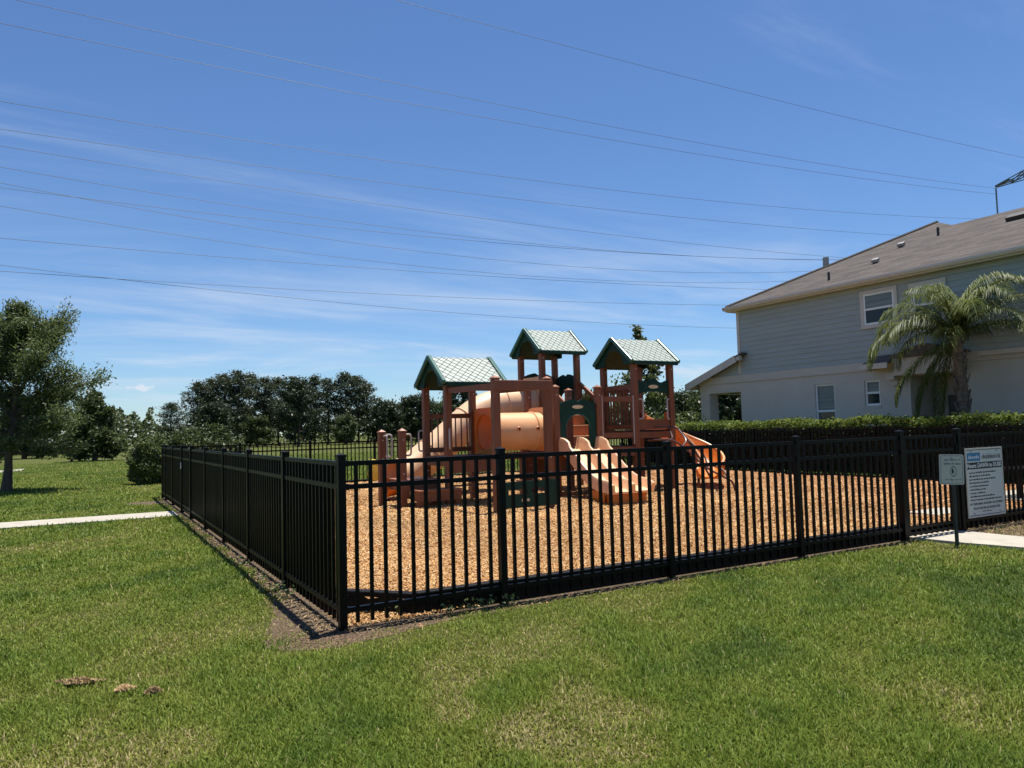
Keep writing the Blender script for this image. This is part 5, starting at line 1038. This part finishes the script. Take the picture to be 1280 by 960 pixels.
def hedge():
    r = np.random.default_rng(71); x0, x1, y0, y1, h = 14.78, 16.05, -2.5, 15.6, 1.48; n = 46000; face = r.choice(3, n, p=[0.42, 0.46, 0.12]); y = r.uniform(y0, y1, n)
    bump_ = 0.05 * np.sin(y * 2.3) + 0.04 * np.sin(y * 5.1 + 1) + 0.03 * np.sin(y * 11.3); x = np.where(face == 0, x0 + np.abs(r.normal(0, 0.09, n)) + bump_, r.uniform(x0, x1, n)); x = np.where(face == 2, x1 - np.abs(r.normal(0, 0.08, n)), x)
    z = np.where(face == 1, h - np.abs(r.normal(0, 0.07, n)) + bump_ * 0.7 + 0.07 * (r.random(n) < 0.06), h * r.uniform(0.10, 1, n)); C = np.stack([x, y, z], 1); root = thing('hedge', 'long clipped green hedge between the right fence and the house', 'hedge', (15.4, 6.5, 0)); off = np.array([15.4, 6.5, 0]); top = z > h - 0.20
    obj('foliage', leaf_mesh('foliage', C[top] - off, 0.042, 72, 0.6, 0.55), 'hedgeleaf', root); obj('foliage', leaf_mesh('foliage', C[~top] - off, 0.042, 73, 0.4, 0.55), 'hedgeshade', root)  # leaves below the top take the colour with shade painted in
    mb = MB(); rnd = random.Random(71)
    for k in range(40): limb(mb, (rnd.uniform(-0.15, 0.15), y0 - 6.5 + (y1 - y0) * (k + 0.5) / 40, -0.02), (rnd.gauss(0, 0.3), rnd.gauss(0, 0.3), 1), 1.2, 0.022, rnd, 3, 0.2, 0, 5)
    obj('stems', mb.mesh('stems'), 'bark', root); mb = MB(); mb.box(x0 + 0.20 - 15.4, x1 - 0.2 - 15.4, y0 - 6.3, y1 - 6.7, 0.22, h - 0.16); me = mb.mesh('twigs'); recalc(me); obj('twigs', me, 'vent', root)  # twigs is a solid dark box, the hedge's inner shade as colour
hedge()
def palm():
    x, y = 16.75, 4.72; root = thing('palm_tree', 'feather palm with drooping fronds in front of the house entry', 'palm', (x, y, 0)); rnd = random.Random(8); mb = MB(); pts, rs = [], []; H = 3.45
    for i in range(40):
        t = i / 39; pts.append(V(-0.10 * t + 0.03 * math.sin(t * 4), 0.05 * t, H * t)); rs.append((0.145 - 0.035 * t) * (1.16 if i % 2 else 0.94) * (1.35 if i == 0 else 1))
    mb.tube(pts, rs, 12); me = mb.mesh('trunk'); recalc(me); smooth(me, 0.5); obj('trunk', me, 'palmbark', root)
    for k in range(26):    # old leaf bases on the trunk
        t = 0.45 + 0.55 * k / 26; a = k * 2.399; p = V(-0.10 * t, 0.05 * t, H * t); d = V(math.cos(a), math.sin(a), 0); mb = MB(); mb.prism([(-0.06, 0), (0.06, 0), (0.03, 0.22), (-0.03, 0.24)], p + d * 0.115, V(-d.y, d.x, 0), (d * 0.30 + V(0, 0, 1)).normalized(), d * 0.025); me = mb.mesh('leaf_base'); recalc(me); obj('leaf_base', me, 'palmbark', root)
    c0 = V(-0.10, 0.05, H)
    # frond headings: azimuth in the plan, start elevation, length
    fr = [(1.35, 1.25, 2.1), (-1.5, 1.2, 2.15), (2.6, 1.45, 1.7), (-0.3, 1.4, 1.8)] + [(k * 2 * PI / 11 + rnd.uniform(-0.2, 0.2), rnd.uniform(0.6, 1.1), rnd.uniform(1.8, 2.35)) for k in range(8)] + [(k * 2 * PI / 6 + 0.3 + rnd.uniform(-0.2, 0.2), rnd.uniform(0.25, 0.55), rnd.uniform(1.7, 2.2)) for k in range(4)] + [(1.65, 0.42, 2.5), (-1.65, 0.30, 2.4), (2.0, -0.85, 2.3), (-1.3, 0.85, 2.3), (-1.9, 0.6, 2.2), (-0.7, 0.5, 2.1), (4.3, 1.0, 2.1), (-1.7, 1.35, 2.0), (2.3, -0.5, 2.0), (1.6, -1.05, 2.0), (3.3, 1.2, 2.0), (0.9, 1.4, 2.0), (-0.9, 1.25, 2.2)]
    for az, el, ln in fr:
        ln *= 1.12; h = V(math.cos(az), math.sin(az), 0); p = c0.copy(); pts = [p.copy()]; e = el; n = 22
        for i in range(n): e -= (0.016 + 0.160 * (i / n) ** 1.1) * (1.0 if el > -0.2 else 0.5); e = max(e, -1.48); p = p + (h * math.cos(e) + V(0, 0, math.sin(e))) * (ln / n); pts.append(p.copy())
        mb = MB(); mb.tube(pts, [0.020 * (1 - 0.85 * i / n) + 0.003 for i in range(n + 1)], 5); me = mb.mesh('frond'); me.materials.append(M['weed']); fo = obj('frond', me, None, root); sid = V(-h.y, h.x, 0); v = []
        for i in range(4, n * 4):
            f = i / 4; j = min(int(f), n - 1); b = pts[j].lerp(pts[j + 1], f - j); t = f / n; tan = (pts[j + 1] - pts[j]).normalized(); L_ = 0.62 * math.sin(PI * min(0.98, 0.14 + 0.84 * t)) ** 0.6 * rnd.uniform(0.85, 1.1)
            for s in (-1, 1):
                d1 = (sid * s * rnd.uniform(0.6, 1.0) + tan * 0.75 + V(0, 0, rnd.uniform(-0.25, 0.35))).normalized(); m1 = b + d1 * (L_ * 0.45); d2 = (d1 * 0.55 + V(0, 0, -0.85) + tan * 0.15 + V(rnd.gauss(0, 0.12), rnd.gauss(0, 0.12), 0)).normalized(); e1 = m1 + d2 * (L_ * 0.6); w = d1.cross(d2); w = (w if w.length > 0.01 else tan).normalized() * 0.0095
                v += [b - w * 0.6, b + w * 0.6, m1 + w, m1 - w, e1]
        nb = len(v) // 5; base = (np.arange(nb) * 5)[:, None]; ff = np.concatenate([base + np.array([[0, 1, 2, 3]]), base + np.array([[3, 2, 4]])], 1).ravel(); me = np_mesh('leaflets', np.array([tuple(q) for q in v]), ff, np.tile(np.array([4, 3]), nb)); obj('leaflets', me, 'frond', fo)
palm()
def small_plants():
    rnd = random.Random(3)
    spots = [(1.02, -0.05), (1.16, -0.07), (0.86, -0.02), (1.38, -0.09), (0.52, 0.16)] + [(-0.10, 1.35), (-0.12, 1.7), (-0.1, 2.3), (-0.14, 3.4)]
    where = ['by the first front fence post, nearest it', 'second from the first front fence post', 'left of the others under the front fence', 'just right of the first front fence post', 'inside the near fence corner', 'at the second post of the left fence', 'along the left fence, nearer the corner', 'along the left fence, further from the corner', 'furthest along the left fence']
    for i, (x, y) in enumerate(spots):
        n = 16; r = np.random.default_rng(900 + i); C = np.stack([r.normal(0, 0.045, n), r.normal(0, 0.03, n), 0.02 + np.abs(r.normal(0.04, 0.03, n))], 1); root = thing('weed', 'small leafy weed in the soil ' + where[i], 'weed', (x, y, 0.004), 'weeds along the fence foot'); obj('leaves', leaf_mesh('leaves', C, 0.022, 900 + i, 0.8, 0.6), 'weed', root)
        mb = MB()
        for k in range(4): a = k * 1.6; mb.tube([(0, 0, -0.01), (0.04 * math.cos(a), 0.03 * math.sin(a), 0.06)], 0.002, 4)
        obj('stems', mb.mesh('stems'), 'weed', root)
    for i, (x, y, rx, ry, h, lab) in enumerate(((-1.70, -0.30, 0.11, 0.035, 0.035, 'long clod of dead turf lying on the lawn at the left'), (-1.47, -0.60, 0.042, 0.038, 0.028, 'pale round clump of dead grass between the two clods'), (-1.33, -0.75, 0.036, 0.026, 0.040, 'short dark clod of dead turf nearest the fence corner'))):
        r = np.random.default_rng(40 + i); n = 700; a = r.uniform(0, 2 * PI, n); q = np.sqrt(r.random(n)); q = q * (1 + 0.35 * np.sin(3 * a + i) + 0.25 * np.sin(5 * a)); C = np.stack([rx * q * np.cos(a), ry * q * np.sin(a), 0.022 + 0.55 * h * np.clip(1 - q ** 2, 0, 1) * r.random(n)], 1); root = thing('turf_clod', lab, 'turf clod', (x, y, 0), 'clods on the lawn'); root.rotation_euler = (0, 0, -0.5)
        obj('straw', leaf_mesh('straw', C + np.array([0, 0, 0.006]), 0.016, 40 + i, 0.8, 0.2), 'palestraw' if i == 1 else 'thatch', root); mb = MB(); pts = []
        for k in range(5): mb.tube([(rx * 0.8 * (k / 4 - 0.5) * 2, 0, 0.0), (rx * 0.8 * (k / 4 - 0.5) * 2, 0.004, 0.02 + h * 0.3)], [ry * 0.4, ry * 0.12], 7)
        obj('soil_core', mb.mesh('soil_core'), 'soil', root)
small_plants()
def debris():
    """dry stalks and litter along the foot of the front and left fence"""
    r = np.random.default_rng(88); n = 2600; k = r.random(n) < 0.55; u = r.uniform(0, 1, n); x = np.where(k, 7 * u ** 1.1, -np.abs(r.normal(0.10, 0.10, n))); y = np.where(k, -np.abs(r.normal(0.05, 0.07, n)), 9 * u ** 1.3); C = np.stack([x, y, r.uniform(0.006, 0.02, n)], 1)
    tag(obj('dry_litter', leaf_mesh('dry_litter', C, 0.026, 88, 1.6, 0.10), 'thatch'), 'dry stalks and litter strewn along the fence foot', 'litter', kind='stuff')
    n = 9000; C = np.stack([r.uniform(8.1, EX + 1, n), r.uniform(-0.95, 0.1, n), r.uniform(0.006, 0.035, n)], 1)
    tag(obj('dry_thatch', leaf_mesh('dry_thatch', C, 0.030, 89, 0.9, 0.10), 'thatch'), 'dry brown thatch on the bed right of the gate path', 'thatch', kind='stuff')
debris()

# ================================================================== power line
WIRES = [(60, 0.00031807, -0.0075467, 34.719, 'upper of the two cables meeting the pylon arm'), (60, 0.00029993, 0.0027175, 32.727, 'dark cable running to the pylon arm, lower of two'), (50, 0.00022452, -0.0069681, 36.698, 'thin cable highest in the sky at the upper right'), (70, 0.00036214, 0.0014659, 30.604, 'cable passing just above the house roof peak'), (70, 0.00028776, 0.001768, 28.198, 'cable ending at the roof slope left of the peak'), (80, 0.00030, -0.028, 29.80, 'faint cable fading out at the upper left'), (90, 0.00058298, -0.051223, 30.536, 'cable meeting the flue pipe, upper of the pair'), (90, 0.00039038, -0.013444, 28.672, 'bright cable meeting the flue pipe, lower of the pair'), (95, 0.00078165, -0.08203, 29.897, 'sagging cable below the flue pipe pair'), (100, 0.00071979, -0.072785, 28.643, 'sagging cable reaching the lower roof slope'), (100, 0.00020769, 0.0001172, 25.614, 'straight dark cable reaching the lower roof slope'), (110, 0.000208, 0.0033206, 23.624, 'second lowest cable, ending at the roof eave corner'), (110, 0.00035136, -0.056354, 23.715, 'lowest cable, passing just above the play tower roofs')]
for (Y, a, b, c, lab) in WIRES:
    mb = MB(); xs = np.linspace(-45, 128.3 if Y == 60 else 190, 50); mb.tube([(0, 0, 0)] * 0 + [(x, Y, a * x * x + b * x + c) for x in xs], 0.021 * (Y / 60) ** 0.6, 5); single('power_cable', mb, 'wire', lab, 'cable', 'overhead power cables', recal=False)
def pylon():
    bx, by = 128.4, 50.0; root = thing('pylon', 'steel lattice pylon arm showing above the house roof at the right', 'pylon', (bx, by, 0))
    def lat(name, members, w): mb = MB(); [mb.beam(p, q, w, w) for p, q in members]; part(name, mb, 'steel', root)
    legs = []; H = 46
    for sx in (-1, 1):
        for sy in (-1, 1): mb = MB(); mb.beam((bx + sx * 3.2, by + sy * 3.2, 0), (bx + sx * 0.7, by + sy * 0.7, H), 0.22, 0.22); part('leg', mb, 'steel', root)
    wz = lambda z: 3.2 - 2.5 * z / H
    br = []
    zs = [0, 7, 13, 18.5, 23.5, 28, 32, 35.5, 38.5, 41, 43.5, 46]
    for a, b in zip(zs[:-1], zs[1:]):
        for s in (-1, 1):
            wa, wb = wz(a), wz(b); br += [(V(bx - wa, by + s * wa, a), V(bx + wb, by + s * wb, b)), (V(bx + wa, by + s * wa, a), V(bx - wb, by + s * wb, b)), (V(bx + s * wa, by - wa, a), V(bx + s * wb, by + wb, b)), (V(bx + s * wa, by + wa, a), V(bx + s * wb, by - wb, b))]
    lat('bracing', br, 0.10)
    for z in (39.3, 33.0):
        for sd_ in (1, -1):
            tip = V(bx, by + sd_ * 10, z); m_ = []
            for s in (-1, 1):
                a0 = V(bx + s * wz(z), by + sd_ * wz(z), z + 0.2); a1 = V(bx + s * wz(z), by + sd_ * wz(z), z + 2.2); m_ += [(a0, tip + V(s * 0.25, 0, -0.1)), (a1, tip + V(s * 0.25, 0, 0.05))]
                for k in range(1, 4): t = k / 4; t2 = (k + 0.5) / 4; m_ += [(a0.lerp(tip, t), a1.lerp(tip, t)), (a1.lerp(tip, t), a0.lerp(tip, min(t2 + 0.1, 1)))]
            for k in range(4): t = k / 4; m_ += [(V(bx - wz(z), by + sd_ * wz(z), z + 0.2).lerp(tip, t), V(bx + wz(z), by + sd_ * wz(z), z + 0.2).lerp(tip, min(1, t + 0.25)))]
            lat('crossarm', m_, 0.13)
            mb = MB(); pts = [tip + V(0, 0, -0.2 - 0.13 * k) for k in range(36)]; mb.tube(pts, [0.16 if k % 2 else 0.07 for k in range(36)], 8); part('insulator', mb, 'steel', root)
    mb = MB(); mb.beam((bx, by, H), (bx, by, H + 2.5), 0.2, 0.2); part('peak', mb, 'steel', root)
pylon()
print('chips', NCH, 'grass', NGR)
